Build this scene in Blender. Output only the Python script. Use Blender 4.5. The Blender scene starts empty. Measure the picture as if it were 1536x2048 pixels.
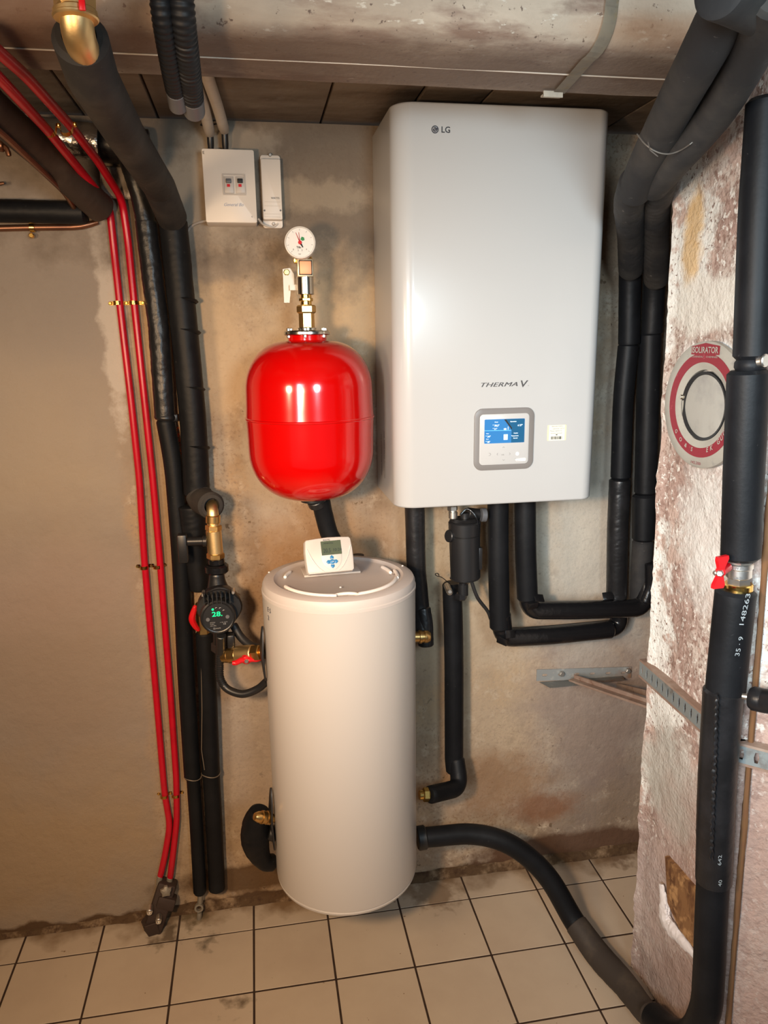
import bpy, bmesh, math, random
from mathutils import Vector, Matrix, noise
random.seed(7)
S = bpy.context.scene
COL = S.collection
PI = math.pi

# ---------------------------------------------------------------- camera
FPX, YAW, PITCH, ROLL = 1483.9, 0.16912, 0.22654, -0.014016
CAM = Vector((0, -1.9242, 1.6151))
_cy, _sy, _cp, _sp, _cr, _sr = math.cos(YAW), math.sin(YAW), math.cos(PITCH), math.sin(PITCH), math.cos(ROLL), math.sin(ROLL)
FW = Vector((_sy*_cp, _cy*_cp, -_sp)); RT = Vector((_cy, -_sy, 0)); UP = RT.cross(FW)
R2 = RT*_cr + UP*_sr; U2 = UP*_cr - RT*_sr
cd = bpy.data.cameras.new('camera'); cam = bpy.data.objects.new('camera', cd); COL.objects.link(cam)
cd.sensor_fit = 'VERTICAL'; cd.sensor_height = 36; cd.sensor_width = 27; cd.lens = FPX/2048*36; cd.clip_start = .02
M4 = Matrix((R2, U2, -FW)).transposed().to_4x4(); M4.translation = CAM; cam.matrix_world = M4
S.camera = cam
def ray(u, v): return FW*FPX + R2*(u-768) - U2*(v-1024)
def P(u, v, y):                       # point of the photograph on the plane at depth y in front of the back wall
    d = ray(u, v); return CAM + d*((y-CAM.y)/d.y)
def PX(u, v, x):
    d = ray(u, v); return CAM + d*((x-CAM.x)/d.x)
def PZ(u, v, z):
    d = ray(u, v); return CAM + d*((z-CAM.z)/d.z)
def mpx(w, p): return w*((Vector(p)-CAM).dot(FW))/FPX   # a width in pixels to metres at that point

# ---------------------------------------------------------------- world, lights, exposure
S.view_settings.view_transform = 'Standard'; S.view_settings.look = 'None'
S.view_settings.gamma = 1; S.view_settings.use_curve_mapping = False
S.view_settings.exposure = -0.12
W = bpy.data.worlds.new('world'); S.world = W; W.use_nodes = True
W.node_tree.nodes['Background'].inputs[0].default_value = (.78, .82, .92, 1)
W.node_tree.nodes['Background'].inputs[1].default_value = .11
def area(name, loc, target, size, power, color, sy=None):
    l = bpy.data.lights.new(name, 'AREA'); l.energy = power; l.color = color; l.size = size
    l.shape = 'RECTANGLE' if sy else 'DISK'
    if sy: l.size_y = sy
    o = bpy.data.objects.new(name, l); COL.objects.link(o); o.location = loc
    o.rotation_euler = (Vector(target)-Vector(loc)).to_track_quat('-Z', 'Y').to_euler(); return o
area('warm_lamp', (-.34, -1.72, 1.58), (.2, 0, .70), .13, 12, (1, .64, .35)).data.spread = math.radians(120)
area('warm_side_lamp', (-.95, -1.55, 1.66), (.2, 0, 1.2), .30, 6, (1, .72, .46)).data.spread = math.radians(120)
area('cool_lamp', (.45, -2.2, 1.75), (.70, 0, 1.45), .40, 6.5, (.72, .90, 1)).data.spread = math.radians(100)
area('column_fill_light', (-.6, -2.4, 1.70), (1.0, -.66, 1.2), .5, 9.5, (.80, .92, 1), .7).data.spread = math.radians(60)  # unseen cool light, added and aimed narrowly to brighten the column

# ---------------------------------------------------------------- materials
MATS = {}
def mat(name, base, rough=.5, metal=0, patches=(), bump=(), rbump=0, emit=None, coat=0, spec=.5, rough_var=0):
    """patches: (scale, colour, lo, hi, detail, stretch) ; bump: (scale, strength, distance)"""
    if name in MATS: return MATS[name]
    m = bpy.data.materials.new(name); m.use_nodes = True; nt = m.node_tree; N = nt.nodes; L = nt.links
    b = N['Principled BSDF']; b.inputs['Roughness'].default_value = rough; b.inputs['Metallic'].default_value = metal
    b.inputs['Specular IOR Level'].default_value = spec; b.inputs['Coat Weight'].default_value = coat
    b.inputs['Coat Roughness'].default_value = .08
    tc = N.new('ShaderNodeTexCoord'); col = None
    for i, pt in enumerate(patches):
        sc, c2, lo, hi = pt[:4]; det = pt[4] if len(pt) > 4 else 6; st = pt[5] if len(pt) > 5 else (1, 1, 1)
        mp = N.new('ShaderNodeMapping'); mp.inputs['Scale'].default_value = st; mp.inputs['Location'].default_value = (i*3.7, i*1.3, i*2.1)
        L.new(tc.outputs['Object'], mp.inputs[0])
        nz = N.new('ShaderNodeTexNoise'); nz.inputs['Scale'].default_value = sc; nz.inputs['Detail'].default_value = det; nz.inputs['Roughness'].default_value = .62
        L.new(mp.outputs[0], nz.inputs['Vector'])
        mr = N.new('ShaderNodeMapRange'); mr.inputs[1].default_value = lo; mr.inputs[2].default_value = hi; L.new(nz.outputs[0], mr.inputs[0])
        mx = N.new('ShaderNodeMix'); mx.data_type = 'RGBA'; L.new(mr.outputs[0], mx.inputs[0])
        if col is None: mx.inputs[6].default_value = (*base, 1)
        else: L.new(col, mx.inputs[6])
        mx.inputs[7].default_value = (*c2, 1); col = mx.outputs[2]
    if col is not None: L.new(col, b.inputs['Base Color'])
    else: b.inputs['Base Color'].default_value = (*base, 1)
    nrm = None
    for sc, stg, dist in bump:
        nz = N.new('ShaderNodeTexNoise'); nz.inputs['Scale'].default_value = sc; nz.inputs['Detail'].default_value = 5
        L.new(tc.outputs['Object'], nz.inputs['Vector'])
        bp = N.new('ShaderNodeBump'); bp.inputs['Strength'].default_value = stg; bp.inputs['Distance'].default_value = dist
        L.new(nz.outputs[0], bp.inputs['Height'])
        if nrm: L.new(nrm, bp.inputs['Normal'])
        nrm = bp.outputs[0]
    if nrm: L.new(nrm, b.inputs['Normal'])
    if emit: b.inputs['Emission Color'].default_value = (*emit[:3], 1); b.inputs['Emission Strength'].default_value = emit[3]
    MATS[name] = m; m['_col'] = 1
    return m
def nodes_of(m): return m.node_tree.nodes, m.node_tree.links, m.node_tree.nodes['Principled BSDF']
def band(m, axis, lo, hi, color, nscale=9, namp=.06):
    """a band along world axis with a ragged edge: full colour below lo, none above hi"""
    N, L, b = nodes_of(m)
    src = b.inputs['Base Color'].links[0].from_socket if b.inputs['Base Color'].links else None
    tc = N.new('ShaderNodeTexCoord'); sx = N.new('ShaderNodeSeparateXYZ'); L.new(tc.outputs['Object'], sx.inputs[0])
    nz = N.new('ShaderNodeTexNoise'); nz.inputs['Scale'].default_value = nscale; nz.inputs['Detail'].default_value = 7; L.new(tc.outputs['Object'], nz.inputs['Vector'])
    ma = N.new('ShaderNodeMath'); ma.operation = 'MULTIPLY_ADD'; L.new(nz.outputs[0], ma.inputs[0]); ma.inputs[1].default_value = namp*4; 
    sb = N.new('ShaderNodeMath'); sb.operation = 'SUBTRACT'; L.new(sx.outputs[axis], sb.inputs[0]); sb.inputs[1].default_value = namp*2
    L.new(sb.outputs[0], ma.inputs[2])
    mr = N.new('ShaderNodeMapRange'); mr.inputs[1].default_value = lo; mr.inputs[2].default_value = hi; mr.inputs[3].default_value = 1; mr.inputs[4].default_value = 0
    L.new(ma.outputs[0], mr.inputs[0])
    mx = N.new('ShaderNodeMix'); mx.data_type = 'RGBA'; L.new(mr.outputs[0], mx.inputs[0])
    if src: L.new(src, mx.inputs[6])
    else: mx.inputs[6].default_value = b.inputs['Base Color'].default_value
    mx.inputs[7].default_value = (*color, 1); L.new(mx.outputs[2], b.inputs['Base Color'])

def blob(m, centre, radii, color, nscale=14, namp=.5, soft=.5, amount=1):
    """one stain, patch of paint or painted shade with a ragged outline, at its own place on the surface"""
    N, L, b = nodes_of(m)
    src = b.inputs['Base Color'].links[0].from_socket
    tc = N.new('ShaderNodeTexCoord'); mp = N.new('ShaderNodeMapping'); mp.vector_type = 'POINT'
    sc = [1/r for r in radii]; mp.inputs['Scale'].default_value = sc; mp.inputs['Location'].default_value = [-c*s for c, s in zip(centre, sc)]
    L.new(tc.outputs['Object'], mp.inputs[0])
    ln = N.new('ShaderNodeVectorMath'); ln.operation = 'LENGTH'; L.new(mp.outputs[0], ln.inputs[0])
    nz = N.new('ShaderNodeTexNoise'); nz.inputs['Scale'].default_value = nscale; nz.inputs['Detail'].default_value = 8; nz.inputs['Roughness'].default_value = .65; L.new(tc.outputs['Object'], nz.inputs['Vector'])
    ma = N.new('ShaderNodeMath'); ma.operation = 'MULTIPLY_ADD'; L.new(nz.outputs[0], ma.inputs[0]); ma.inputs[1].default_value = namp*4; L.new(ln.outputs['Value'], ma.inputs[2])
    mr = N.new('ShaderNodeMapRange'); mr.inputs[1].default_value = 1+namp*2-soft; mr.inputs[2].default_value = 1+namp*2+soft; mr.inputs[3].default_value = amount; mr.inputs[4].default_value = 0
    L.new(ma.outputs[0], mr.inputs[0])
    mx = N.new('ShaderNodeMix'); mx.data_type = 'RGBA'; L.new(mr.outputs[0], mx.inputs[0]); L.new(src, mx.inputs[6]); mx.inputs[7].default_value = (*color, 1)
    L.new(mx.outputs[2], b.inputs['Base Color'])

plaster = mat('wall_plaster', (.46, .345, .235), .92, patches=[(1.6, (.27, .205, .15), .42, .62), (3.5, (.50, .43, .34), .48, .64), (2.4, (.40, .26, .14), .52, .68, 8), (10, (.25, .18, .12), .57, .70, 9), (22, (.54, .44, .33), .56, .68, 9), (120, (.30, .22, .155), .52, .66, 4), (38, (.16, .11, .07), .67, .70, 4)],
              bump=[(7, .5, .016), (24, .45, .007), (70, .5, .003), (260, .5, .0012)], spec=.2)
concrete_c = mat('ceiling_concrete', (.29, .24, .19), .95, patches=[(3, (.19, .145, .11), .4, .65, 6, (1, 4, 1)), (26, (.27, .23, .19), .58, .72)], bump=[(30, .5, .004)], spec=.15)
duct_m = mat('duct_fibre_cement', (.40, .335, .265), .72, patches=[(2.2, (.52, .44, .35), .46, .62, 7, (1, 3, 3)), (3, (.24, .165, .125), .52, .64, 9, (1, 4, 4)), (7, (.20, .145, .11), .56, .68, 9), (30, (.60, .56, .48), .62, .68, 6, (1, 2.5, 2.5)), (90, (.14, .10, .08), .64, .70, 3)], bump=[(18, .35, .004), (120, .5, .0014)], spec=.35)
tile_m = mat('floor_tile_glaze', (.60, .50, .385), .38, patches=[(3, (.53, .43, .33), .42, .68), (55, (.25, .17, .1), .74, .77, 2), (9, (.40, .31, .22), .66, .78, 8)], bump=[(9, .06, .003)], spec=.45)
grout_m = mat('floor_grout', (.035, .018, .011), .95, patches=[(30, (.06, .035, .02), .4, .7)])
paint_col = mat('column_whitewash', (.54, .46, .40), .95, patches=[(4, (.40, .28, .235), .44, .54, 10), (60, (.29, .19, .155), .50, .60, 6), (3.4, (.76, .75, .70), .53, .57, 11), (70, (.74, .70, .64), .56, .62, 5), (110, (.22, .14, .11), .60, .66, 3), (14, (.50, .37, .31), .54, .60, 10)],
                bump=[(6, .5, .02), (34, .7, .008), (120, .9, .004)], spec=.15)
foam = mat('black_foam_insulation', (.006, .0065, .0078), .5, patches=[(8, (.011, .0118, .0138), .45, .7), (70, (.03, .03, .03), .70, .76, 3)], bump=[(160, .25, .0008), (14, .2, .004)], spec=.2)
foam_old = mat('dusty_foam_insulation', (.021, .0205, .0215), .70, patches=[(7, (.055, .049, .043), .45, .7), (60, (.12, .11, .10), .68, .76, 3)], bump=[(90, .3, .0015), (12, .3, .005)], spec=.3)
foam_brown = mat('dusty_hose', (.045, .036, .03), .65, patches=[(9, (.09, .07, .05), .5, .7)], bump=[(90, .3, .0012)], spec=.35)
tape = mat('black_tape', (.010, .010, .011), .36, patches=[(12, (.018, .018, .020), .45, .7)], bump=[(30, .45, .004), (150, .2, .001)], spec=.4)
gloss_tape = mat('glossy_tape', (.007, .007, .008), .24, bump=[(55, .45, .003)], spec=.55)
rubber = mat('black_rubber', (.014, .014, .015), .5, bump=[(60, .2, .001)])
blackplastic = mat('black_plastic', (.013, .013, .014), .38, spec=.5)
pump_m = mat('pump_black_paint', (.012, .012, .013), .33, bump=[(200, .2, .0006)])
greyplastic = mat('grey_plastic', (.10, .105, .115), .45)
conduit_m = mat('corrugated_conduit', (.010, .011, .013), .5, spec=.35)
pvc = mat('cream_pvc', (.50, .44, .37), .5, patches=[(9, (.36, .31, .26), .5, .72)])
white_steel = mat('white_powder_coat', (.50, .50, .49), .30, coat=.25, patches=[(.9, (.48, .48, .475), .3, .8)], spec=.5)
tank_m = mat('tank_white_coat', (.51, .475, .44), .36, coat=.15, patches=[(1.5, (.52, .475, .43), .3, .8)])
lid_m = mat('tank_lid_plastic', (.56, .50, .46), .5)
lidrib = mat('lid_rib_white', (.86, .80, .74), .4)
white_pl = mat('white_plastic', (.58, .53, .48), .42)
box_pl = mat('box_plastic', (.74, .68, .61), .4)
red_gloss = mat('red_gloss_paint', (.55, .0012, .001), .16, coat=.6, spec=.5)
red_pl = mat('red_plastic', (.62, .006, .012), .3)
red_pipe = mat('red_pipe_plastic', (.50, .004, .018), .3, patches=[(16, (.36, .004, .012), .5, .75)], spec=.5)
brass = mat('brass', (.80, .52, .20), .32, 1, patches=[(20, (.58, .34, .11), .5, .75)])
brass_b = mat('bright_brass', (.85, .55, .16), .2, 1)
bronze = mat('bronze_satin', (.86, .62, .30), .42, 1, bump=[(160, .3, .0006)])
chrome = mat('galvanised_chrome', (.66, .62, .54), .2, 1)
nickel = mat('nickel', (.72, .69, .64), .38, 1, bump=[(90, .15, .0008)])
zinc = mat('zinc_steel', (.40, .38, .35), .45, .8, patches=[(14, (.30, .2, .14), .56, .7)], bump=[(80, .2, .001)])
zinc_old = mat('weathered_zinc', (.36, .37, .36), .6, .5, patches=[(10, (.34, .21, .14), .53, .66), (40, (.5, .48, .44), .6, .72)], bump=[(60, .3, .001)])
rust = mat('rusty_steel', (.30, .20, .15), .75, .3, patches=[(14, (.40, .31, .25), .45, .7), (40, (.2, .1, .06), .6, .72)], bump=[(60, .3, .0015)])
copper = mat('old_copper', (.30, .15, .09), .4, .9, patches=[(12, (.2, .1, .07), .45, .7)])
brownpipe = mat('brown_lagged_pipe', (.038, .024, .017), .7, patches=[(8, (.07, .048, .034), .5, .7)], bump=[(20, .4, .005)])
foil = mat('aluminium_foil', (.75, .74, .72), .25, .95, bump=[(45, .8, .006)])
orange_foam = mat('orange_foam', (.62, .24, .04), .9, patches=[(40, (.45, .15, .03), .45, .7)], bump=[(60, .6, .004)])
wood = mat('brown_board', (.25, .125, .05), .65, patches=[(16, (.12, .05, .02), .45, .6, 6, (1, 3, 1)), (24, (.46, .26, .11), .52, .62)], bump=[(14, .4, .003)])
gypsum = mat('white_plaster_smear', (.80, .76, .76), .8, bump=[(26, .8, .008)])
ink = mat('black_ink', (.012, .012, .013), .6)
greyink = mat('grey_ink', (.16, .16, .17), .6)
blueink = mat('blue_ink', (.30, .36, .50), .6)
whiteink = mat('white_print', (.72, .74, .76), .6)
palegrey = mat('pale_grey_plastic', (.50, .495, .485), .3)
bezel_m = mat('bezel_grey', (.20, .185, .175), .4)
screen_b = mat('screen_blue', (.02, .09, .22), .2, emit=(.035, .19, .44, 1.0))
screen_d = mat('screen_dark', (.01, .05, .10), .2, emit=(.015, .10, .21, 1.0))
screen_l = mat('screen_light_blue', (.1, .3, .6), .2, emit=(.10, .42, .82, 1.0))
screen_w = mat('screen_white', (.7, .8, .9), .3, emit=(.75, .9, 1, .9))
led = mat('led_green', (0, .3, .1), .3, emit=(.01, 1, .33, 1.2))
led_glow = mat('led_dark_window', (.008, .008, .009), .35)
lcd = mat('lcd_green_grey', (.085, .105, .065), .2)
lcd_ink = mat('lcd_ink', (.012, .016, .012), .5)
btn_blue = mat('button_blue', (.03, .20, .42), .35)
gaugeface = mat('gauge_face', (.76, .74, .70), .35)
green = mat('gauge_green', (.01, .22, .05), .4)
disc_m = mat('grey_metal_disc', (.42, .40, .345), .5, .15, patches=[(9, (.33, .31, .27), .45, .7), (30, (.28, .27, .25), .6, .72)], bump=[(30, .3, .002)])
disc_red = mat('disc_red_print', (.24, .018, .03), .55, patches=[(50, (.45, .10, .12), .6, .72)])
paper = mat('paper_label', (.78, .75, .62), .6)
cream_edge = mat('cream_sticker', (.78, .72, .42), .6)
manifold_m = mat('corroded_manifold', (.055, .035, .028), .7, .3, bump=[(60, .5, .003)])
oldgrey = mat('old_grey_fitting', (.30, .27, .22), .6, .5, bump=[(60, .4, .002)])
strap_m = mat('galvanised_strap', (.50, .45, .35), .6, .05, patches=[(16, (.62, .48, .24), .54, .66, 6), (9, (.3, .28, .25), .5, .7)])
amber = mat('amber_cap', (.85, .42, .22), .5, .2)
adhes = mat('orange_foam_bits', (.75, .16, .02), .8)

# wall colouring: smoother grey render on left, brown soaked foot, stains, painted duct shade
band(plaster, 0, -.345, -.315, (.30, .25, .205), 7, .02)
blob(plaster, (-.55, 0, 1.38), (.20, 1, .2), (.38, .30, .21), 6, .5, .6, .7)
blob(plaster, (-.5, 0, 1.72), (.2, 1, .12), (.22, .19, .165), 8, .5, .4, .6)
blob(plaster, (-.6, 0, 1.0), (.25, 1, .12), (.36, .28, .24), 6, .5, .5, .6)
blob(plaster, (-.75, 0, 1.6), (.4, 1, .35), (.38, .33, .28), 4, .5, .8, .6)
blob(plaster, (-.55, 0, .75), (.3, 1, .3), (.27, .195, .14), 5, .5, .8, .6)
blob(plaster, (-.26, 0, 1.1), (.03, 1, .9), (.30, .20, .11), 9, .25, .5, .85)
blob(plaster, (-.325, 0, 1.75), (.03, 1, .28), (.55, .49, .42), 16, .5, .2, .8)
blob(plaster, (-.12, 0, 1.62), (.14, 1, .20), (.56, .42, .27), 8, .6, .4, .8)
blob(plaster, (.25, 0, 1.70), (.20, 1, .16), (.54, .41, .26), 9, .6, .4, .7)
blob(plaster, (-.08, 0, 1.80), (.10, 1, .035), (.30, .25, .20), 14, .5, .3, .7)
blob(plaster, (-.02, 0, 1.90), (.11, 1, .03), (.50, .41, .30), 22, .6, .25, .8)
blob(plaster, (.02, 0, 1.30), (.07, 1, .15), (.44, .37, .29), 12, .6, .3, .7)
blob(plaster, (.55, 0, 1.0), (.2, 1, .25), (.50, .40, .27), 8, .5, .5, .6)
blob(plaster, (.14, 0, 1.0), (.20, 1, .20), (.30, .165, .075), 7, .3, .5, .75)
blob(plaster, (.15, 0, 2.03), (.70, 1, .24), (.175, .14, .108), 9, .5, .35, .92)  # shadow of the duct painted into the upper wall colour
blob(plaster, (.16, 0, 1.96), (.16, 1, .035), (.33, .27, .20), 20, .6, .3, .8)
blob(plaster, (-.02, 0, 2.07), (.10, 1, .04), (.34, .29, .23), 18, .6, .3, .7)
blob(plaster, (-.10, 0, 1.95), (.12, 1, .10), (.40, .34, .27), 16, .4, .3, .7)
blob(plaster, (.02, 0, .56), (.16, 1, .30), (.36, .31, .27), 6, .3, .5, .7)
blob(plaster, (.66, 0, .62), (.20, 1, .30), (.44, .34, .235), 8, .4, .5, .6)
blob(plaster, (.98, 0, .55), (.22, 1, .35), (.245, .19, .165), 8, .4, .4, .75)
blob(plaster, (.95, 0, 1.1), (.2, 1, .35), (.50, .47, .41), 9, .4, .5, .7)
blob(plaster, (.66, 0, .30), (.14, 1, .10), (.27, .15, .075), 12, .5, .4, .7)
blob(plaster, (.82, 0, .20), (.10, 1, .05), (.22, .10, .05), 14, .5, .4, .8)
blob(plaster, (-.7, 0, .25), (.5, 1, .22), (.36, .25, .14), 6, .4, .6, .7)
band(plaster, 2, .022, .034, (.105, .062, .034), 8, .03)
blob(plaster, (-.02, 0, .09), (.30, 1, .045), (.12, .07, .035), 9, .3, .2, .95)
blob(plaster, (.93, 0, .05), (.32, 1, .05), (.12, .065, .04), 9, .3, .2, .95)

# ---------------------------------------------------------------- helpers
def thing(name, label, cat, loc, group=None):
    o = bpy.data.objects.new(name, None); COL.objects.link(o); o.location = loc; o.empty_display_size = .02
    o['label'] = label; o['category'] = cat
    if group: o['group'] = group
    return o
def wloc(p):
    v = Vector((0, 0, 0))
    while p: v += p.location; p = p.parent
    return v
def link(name, me, m, parent=None, smooth=True, sharp=math.radians(35), origin=None):
    o = bpy.data.objects.new(name, me); COL.objects.link(o)
    if m and not me.materials: me.materials.append(m)
    if parent is not None:
        o.parent = parent; me.transform(Matrix.Translation(-wloc(parent)))
    else:
        if origin is None:
            xs = [v.co for v in me.vertices]
            origin = Vector(((min(c.x for c in xs)+max(c.x for c in xs))/2, (min(c.y for c in xs)+max(c.y for c in xs))/2, min(c.z for c in xs)))
        origin = Vector(origin)
        if origin.length > 0: me.transform(Matrix.Translation(-origin)); o.location = origin
    if smooth:
        me.polygons.foreach_set('use_smooth', [True]*len(me.polygons))
        try: me.set_sharp_from_angle(angle=sharp)
        except Exception: pass
    return o
def obj(name, bm, m, parent=None, smooth=True, sharp=math.radians(35), origin=None):
    me = bpy.data.meshes.new(name); bmesh.ops.recalc_face_normals(bm, faces=bm.faces[:]); bm.to_mesh(me); bm.free()
    return link(name, me, m, parent, smooth, sharp, origin)
def tag(o, label, cat, group=None):
    o['label'] = label; o['category'] = cat
    if group: o['group'] = group
    return o
def lab(o, label): o['label'] = label; return o
def struct(o): o['kind'] = 'structure'; return o

def frame(z, x=None):
    z = Vector(z).normalized()
    if x is None: x = Vector((1, 0, 0)) if abs(z.x) < .9 else Vector((0, 1, 0))
    x = (Vector(x) - z*Vector(x).dot(z)).normalized(); y = z.cross(x)
    return Matrix((x, y, z)).transposed().to_4x4()
def at(loc, z=(0, 0, 1), x=None):
    m = frame(z, x); m.translation = Vector(loc); return m
def box(bm, c, s, M=None, bev=0, seg=2):
    r = bmesh.ops.create_cube(bm, size=1); vs = r['verts']
    for v in vs: v.co = Vector((v.co.x*s[0], v.co.y*s[1], v.co.z*s[2])) + Vector(c)
    if bev:
        es = list({e for v in vs for e in v.link_edges}); r = bmesh.ops.bevel(bm, geom=es, offset=bev, segments=seg, affect='EDGES', profile=.5)
        vs = list({v for f in r['faces'] for v in f.verts} | {v for v in vs if v.is_valid})
    if M: bmesh.ops.transform(bm, matrix=M, verts=vs)
    return bm
def lathe(bm, prof, M=None, seg=32, rfun=None):
    """prof: (r, z) list; closed at ends when r is 0"""
    rings = []
    for r, z in prof:
        if r < 1e-6: rings.append([bm.verts.new((0, 0, z))])
        else: rings.append([bm.verts.new(((r*(rfun(a) if rfun else 1))*math.cos(a), (r*(rfun(a) if rfun else 1))*math.sin(a), z)) for a in [2*PI*k/seg for k in range(seg)]])
    for a, b in zip(rings, rings[1:]):
        for k in range(seg):
            k2 = (k+1) % seg
            if len(a) == 1 and len(b) == 1: continue
            if len(a) == 1: bm.faces.new((a[0], b[k], b[k2]))
            elif len(b) == 1: bm.faces.new((a[k], a[k2], b[0]))
            else: bm.faces.new((a[k], a[k2], b[k2], b[k]))
    closed = len(rings[0]) > 1 and abs(prof[0][0]-prof[-1][0])+abs(prof[0][1]-prof[-1][1]) < 1e-7
    if closed: bmesh.ops.weld_verts(bm, targetmap=dict(zip(rings[-1], rings[0]))); rings.pop()
    else:
        if len(rings[0]) > 1: bm.faces.new(rings[0][::-1])
        if len(rings[-1]) > 1: bm.faces.new(rings[-1])
    vs = [v for r in rings for v in r]
    if M: bmesh.ops.transform(bm, matrix=M, verts=vs)
    return bm
def hexa(a):                         # radius factor that turns a lathe into a hexagon
    return math.cos(PI/6)/math.cos((a % (PI/3)) - PI/6)
def cyl(bm, a, b, r, seg=24, bev=.0015, r2=None, hexn=False):
    a = Vector(a); b = Vector(b); h = (b-a).length; r2 = r if r2 is None else r2; bev = min(bev, h/3, r/3)
    return lathe(bm, [(0, 0), (r-bev, 0), (r, bev), (r2, h-bev), (r2-bev, h), (0, h)], at(a, b-a), 6*8 if hexn else seg, hexa if hexn else None)
def fillet(pts, r):
    pts = [Vector(p) for p in pts]; out = [pts[0]]
    for i in range(1, len(pts)-1):
        a, b, c = pts[i-1], pts[i], pts[i+1]; u = (a-b); w = (c-b); k = min(r, u.length*.48, w.length*.48)
        p0 = b+u.normalized()*k; p1 = b+w.normalized()*k
        for j in range(9):
            t = j/8; out.append(p0*(1-t)**2 + b*2*t*(1-t) + p1*t*t)
    out.append(pts[-1]); return out
def catmull(pts, n=12):
    pts = [Vector(p) for p in pts]; q = [pts[0]*2-pts[1]] + pts + [pts[-1]*2-pts[-2]]; out = []
    for i in range(1, len(q)-2):
        for j in range(n):
            t = j/n; a, b, c, d = q[i-1:i+3]
            out.append(.5*((2*b)+(c-a)*t+(2*a-5*b+4*c-d)*t*t+(3*b-a-3*c+d)*t**3))
    out.append(pts[-1]); return out
def resample(pts, step):
    out = [pts[0]]; acc = 0; tot = 0
    ls = [0]
    for a, b in zip(pts, pts[1:]): ls.append(ls[-1]+(b-a).length)
    n = max(2, int(ls[-1]/step)); j = 0; res = []
    for k in range(n+1):
        s = ls[-1]*k/n
        while j < len(ls)-2 and ls[j+1] < s: j += 1
        d = ls[j+1]-ls[j]; t = (s-ls[j])/d if d > 1e-9 else 0
        res.append(pts[j].lerp(pts[j+1], t))
    return res, ls[-1]
def tube(bm, path, r, seg=20, step=.008, rf=None, wrinkle=0, seed=0, caps=True, wall=0, rnd=.004):
    """sweep a circle; r number or function of t in 0..1 ; rf(s metres, angle) extra factor"""
    pts, length = resample(path, step); n = len(pts); rings = []
    tan = [(pts[min(i+1, n-1)]-pts[max(i-1, 0)]).normalized() for i in range(n)]
    x = tan[0].orthogonal().normalized()
    rr = r if callable(r) else (lambda t: r)
    prof = [(pts[i], tan[i], i/(n-1)) for i in range(n)]
    for i, (p, t, f) in enumerate(prof):
        x = (x - t*x.dot(t)).normalized(); y = t.cross(x); s = f*length; R = rr(f)
        if caps and rnd:
            e = min(s, length-s)
            if e < rnd: R *= 1-.18*(1-e/rnd)**2
        ring = []
        for k in range(seg):
            a = 2*PI*k/seg; q = R
            if rf: q *= rf(s, a)
            if wrinkle:
                v = noise.noise(Vector((math.cos(a)*1.1+seed, math.sin(a)*1.1, s*26)))*.6 + noise.noise(Vector((math.cos(a)*2.5, math.sin(a)*2.5+seed, s*90)))*.5
                v2 = noise.noise(Vector((seed*3.1, 0, s*5)))
                q *= 1 + wrinkle*v*(.6+v2) + wrinkle*.5*v2
                if wrinkle > .025:
                    cr = noise.noise(Vector((math.cos(a-seed)*.9, math.sin(a-seed)*.9+seed*2, s*150+3*math.cos(a+seed))))
                    gate = max(0, math.cos(a-seed*1.7-1.2))*max(0, .35+noise.noise(Vector((seed, 4, s*9))))
                    q *= 1 - wrinkle*2.6*gate*max(0, cr)
            ring.append(bm.verts.new(p + x*(q*math.cos(a)) + y*(q*math.sin(a))))
        rings.append(ring)
    for a, b in zip(rings, rings[1:]):
        for k in range(seg): bm.faces.new((a[k], a[(k+1) % seg], b[(k+1) % seg], b[k]))
    if wall:                                        # an open mouth: inner lip going back in
        for ring, d, t in ((rings[0], 1, tan[0]), (rings[-1], -1, tan[-1])):
            c = sum((v.co for v in ring), Vector())/seg
            inn = [bm.verts.new(c+(v.co-c)*(1-wall)) for v in ring]
            deep = [bm.verts.new(c+(v.co-c)*(1-wall)+t*d*.03) for v in ring]
            for k in range(seg):
                k2 = (k+1) % seg
                bm.faces.new((ring[k], ring[k2], inn[k2], inn[k])); bm.faces.new((inn[k], inn[k2], deep[k2], deep[k]))
            bm.faces.new(deep)
    elif caps:
        bm.faces.new(rings[0][::-1]); bm.faces.new(rings[-1])
    return bm
def uvy(l): return [P(*p) for p in l]
def rrect(w, h, r, n=6):
    out = []
    for cx, cz, a0 in ((w/2-r, h/2-r, 0), (-w/2+r, h/2-r, PI/2), (-w/2+r, -h/2+r, PI), (w/2-r, -h/2+r, 3*PI/2)):
        for k in range(n+1):
            a = a0+PI/2*k/n; out.append((cx+r*math.cos(a), cz+r*math.sin(a)))
    return out
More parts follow.
